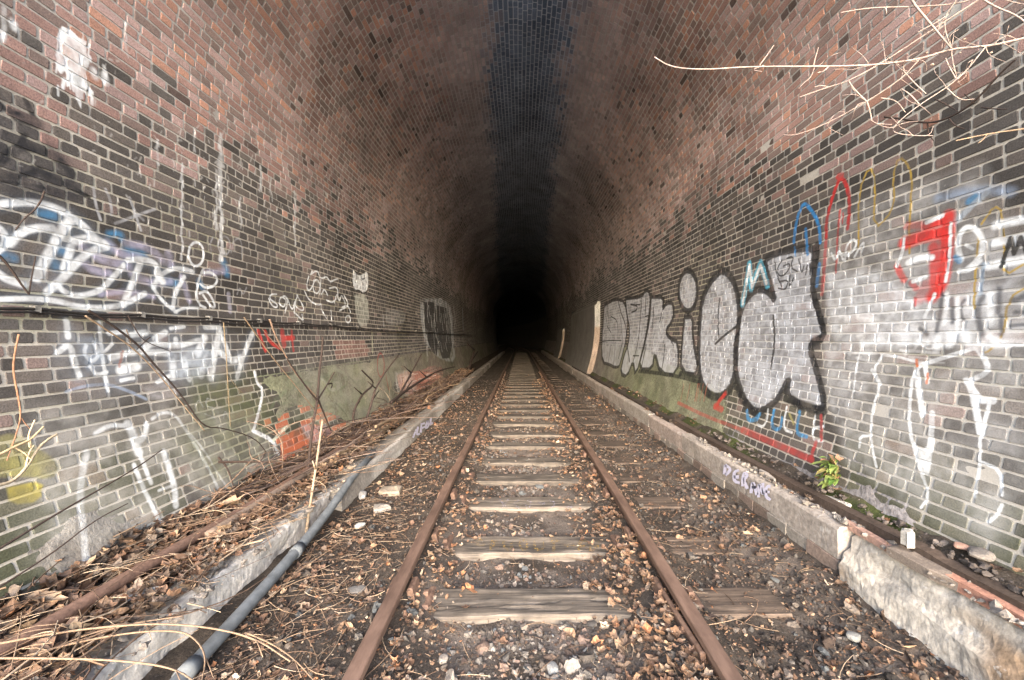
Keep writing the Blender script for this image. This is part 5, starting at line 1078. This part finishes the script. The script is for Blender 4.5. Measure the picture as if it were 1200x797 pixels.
for lab, L_, r_, k_ in [
    ('long tan stem arching across the bottom left, the topmost of them', [(-60, 765), (0, 754), (75, 740), (150, 732), (200, 731), (251, 736), (300, 748), (340, 775)], 4, .20), ('tan stem lying nearly level at the bottom left edge', [(-60, 772), (0, 771), (100, 772), (163, 776), (206, 784), (230, 800)], 4, .22),
    ('tan stem that hooks down sharply over the grey pipe', [(25, 770), (100, 750), (163, 740), (213, 739), (233, 752), (242, 772), (236, 800)], 3.6, .16), ('thin tan stem fanning up towards the leaves at bottom left', [(45, 768), (90, 748), (125, 737), (170, 728), (215, 722)], 2.6, .16),
    ('thin stalk on the broken kerb top at the left', [(200, 655), (222, 662), (245, 680)], 2, .12), ('dry stem lying across the soil left of the left rail at the bottom', [(290, 742), (320, 755), (345, 772), (370, 800)], 3, -.08), ('thin pale stalk leaning over the pipe', [(306, 708), (330, 690), (350, 668), (372, 655), (405, 630)], 2.2, -.04), ('pale stalk running over kerb and pipe', [(232, 632), (270, 625), (310, 620), (360, 606)], 2.2, .14)]:
    stem('dry_stem', lab, 'stem', [L_, [L_[1], (L_[1][0]+30, L_[1][1]-14), (L_[1][0]+62, L_[1][1]-18)], [L_[-2], (L_[-2][0]+8, L_[-2][1]+22)]], gd(k_), r_*.72, (.21, .145, .10), 'dry stems over the left kerb')

# fern tuft at the foot of the right wall
M_FERN, t_, b_ = new_mat('fern_leaf'); aa = N(t_, 'ShaderNodeAttribute', attribute_name='Col'); nl = noise_node(t_, 40, 5); rf = ramp(t_, nl.outputs[0], [(.35, G3(.6)), (.65, G3(1.3))])
t_.links.new(mixc(t_, 1, aa.outputs['Color'], rf.outputs[0], 'MULTIPLY'), b_.inputs['Base Color']); b_.inputs['Roughness'].default_value = .5
base = at_wall(978, 570, .965); fr = empty('fern', base); props(fr, 'small green fern tuft with a dead brown leaf at the foot of the right wall', 'fern')
for i in range(64):
    a = random.uniform(-2.4, 1.0)+math.pi/2*0; L = random.uniform(.09, .17); wv_ = random.uniform(.014, .028); el = random.uniform(.3, 1.35); z0 = random.uniform(0, .16)
    dx, dy = math.cos(a+math.pi), math.sin(a+math.pi)*.7; V = []
    for q in range(7):
        t = q/6; r = L*t*math.cos(el*(1-.3*t)); zz = z0+L*t*math.sin(el)-.09*t*t; ww = wv_*math.sin(math.pi*min(.98, t*.9+.08))*(1+.18*(q % 2))
        for s_ in (-1, 0, 1): V.append((dx*r-dy*ww*s_, dy*r+dx*ww*s_, zz+abs(s_)*.004))
    f = [(q*3+j, q*3+j+1, q*3+j+4, q*3+j+3) for q in range(6) for j in (0, 1)]
    c = random.choice([(.10, .19, .04), (.16, .25, .06), (.22, .27, .08), (.28, .24, .09)]) if i < 56 else (.30, .17, .10)
    link('leaf', mesh_np('leaf', np.array(V), np.array(f).ravel(), np.full(len(f), 4), None, np.tile(c, (len(V), 1)), True), M_FERN, fr)
TV, TF = LT[3]; fl = np.concatenate([np.array(q) for q in TF]); sz = np.array([len(q) for q in TF])
dl = link('dead_frond', mesh_np('dead_frond', TV*.038, fl, sz, None, np.tile((.26, .15, .10), (len(TV), 1))), M_LEAF, fr, (0, -.02, .20)); dl.rotation_euler = (1.1, .2, .4)

# broken bits of concrete on both kerbs and more dead brambles by the left wall
def kerb_bits(x0, x1, zf, n, label, col):
    x = RNG.uniform(x0, x1, n); y = 1.25+3.4*RNG.random(n)**1.5; s_ = .006+.030*RNG.random(n)**3
    c = np.array(col)*(.6+.7*RNG.random((n, 1))); scatter('concrete_crumbs', stone_temps(1, 8), np.stack([x, y, zf+s_*.3], 1), s_, c, .4, M_STONE, label=label, cat='rubble')
kerb_bits(1.99, 2.14, .185, 700, 'crumbs of broken concrete on the right kerb', (.22, .195, .175))
kerb_bits(-1.84, -1.53, .07, 600, 'crumbs of broken concrete on the left kerb', (.20, .175, .155))
kerb_bits(2.13, 2.30, .25, 500, 'small rubble in the gutter along the right wall', (.12, .10, .09))
leaves(1300, -1.88, -1.62, 1.25, 5, lambda x, y: .8*pat(x, y, .25), .012, .042, 1.5, 'dead leaves covering the wall side of the left kerb', .03, .8)
BL = ['fine forked dead bramble against the foot of the left wall', 'dead bramble with three thin arms leaning on the green cement', 'low dry bramble in the leaves at the foot of the left wall', 'thin bare bramble standing clear of the heap by the left kerb']
for q in range(16):
    y0 = 2.6+.55*q+random.uniform(-.2, .2); x0 = random.uniform(-2.25, -1.85); hgt = random.uniform(.35, .95)
    def arm(p, d, L, k=5):
        out = [tuple(p)]; p = np.array(p, float); d = np.array(d, float)
        for _ in range(k):
            d = d+RNG.normal(0, .28, 3)+np.array([0, 0, -.10]); d /= np.linalg.norm(d); p = p+d*L/k; p[0] = max(p[0], -2.42); out.append(tuple(p))
        return out
    main = arm((x0, y0, .05), (RNG.normal(0, .4), RNG.normal(.5, .6), 1.0), hgt)
    c_ = random.choice([DK, BRN, TAN, BRN]); root = tubes('dead_bramble', [(main, [.0055, .002])], M_BARK, k=5, col=c_)
    props(root, 'fine bare dead bramble rising from the heap at the foot of the left wall', 'bramble', 'dead brambles along the left wall foot')
    for b in (1, 2, 3, 3, 4):
        d = RNG.normal(0, 1, 3); d[2] = abs(d[2])*.8; tubes('side_twig', [(arm(main[b], d/np.linalg.norm(d), hgt*random.uniform(.3, .6), 4), [.003, .0012])], M_BARK, root, k=4, col=c_)

# finer twiglets on the overhanging branch
bl_ = [(1155, 55), (1115, 57), (1077, 70), (1019, 77), (955, 78), (1131, 85), (1109, 103), (1077, 123), (1056, 93), (1016, 119), (971, 144), (1044, 150), (1070, 159), (1037, 72), (1098, 37), (1107, 30), (1190, 46), (1175, 50), (1140, 70), (1060, 85)]
for x, y in bl_*2:
    L_ = [(x, y)]; a = random.uniform(0, 6.28)
    for _ in range(4): a += random.gauss(0, .45); st_ = random.uniform(5, 12); L_.append((L_[-1][0]+st_*math.cos(a), L_[-1][1]+st_*.8*math.sin(a)))
    d0 = dB(x, y); pts = [tuple(at(px, py, d0+.015*k*random.uniform(-1, 1))) for k, (px, py) in enumerate(L_)]
    tubes('side_twig', [(pts, [.0016, .0008])], M_BARK, rt, k=4, col=PINK)
for x, y in [(1086, 62), (1092, 76), (1125, 62), (1161, 62), (1096, 63), (1130, 46)]:
    me = mesh_np('bud', ico(1)[0]*np.array([.006, .006, .004])*random.uniform(.7, 1.3), ico(1)[1].ravel(), np.full(20, 3), None, np.tile((.34, .26, .21), (12, 1)))
    P = at(x, y, dB(x, y)); link('bud', me, M_BARK, rt, P-rt.location)
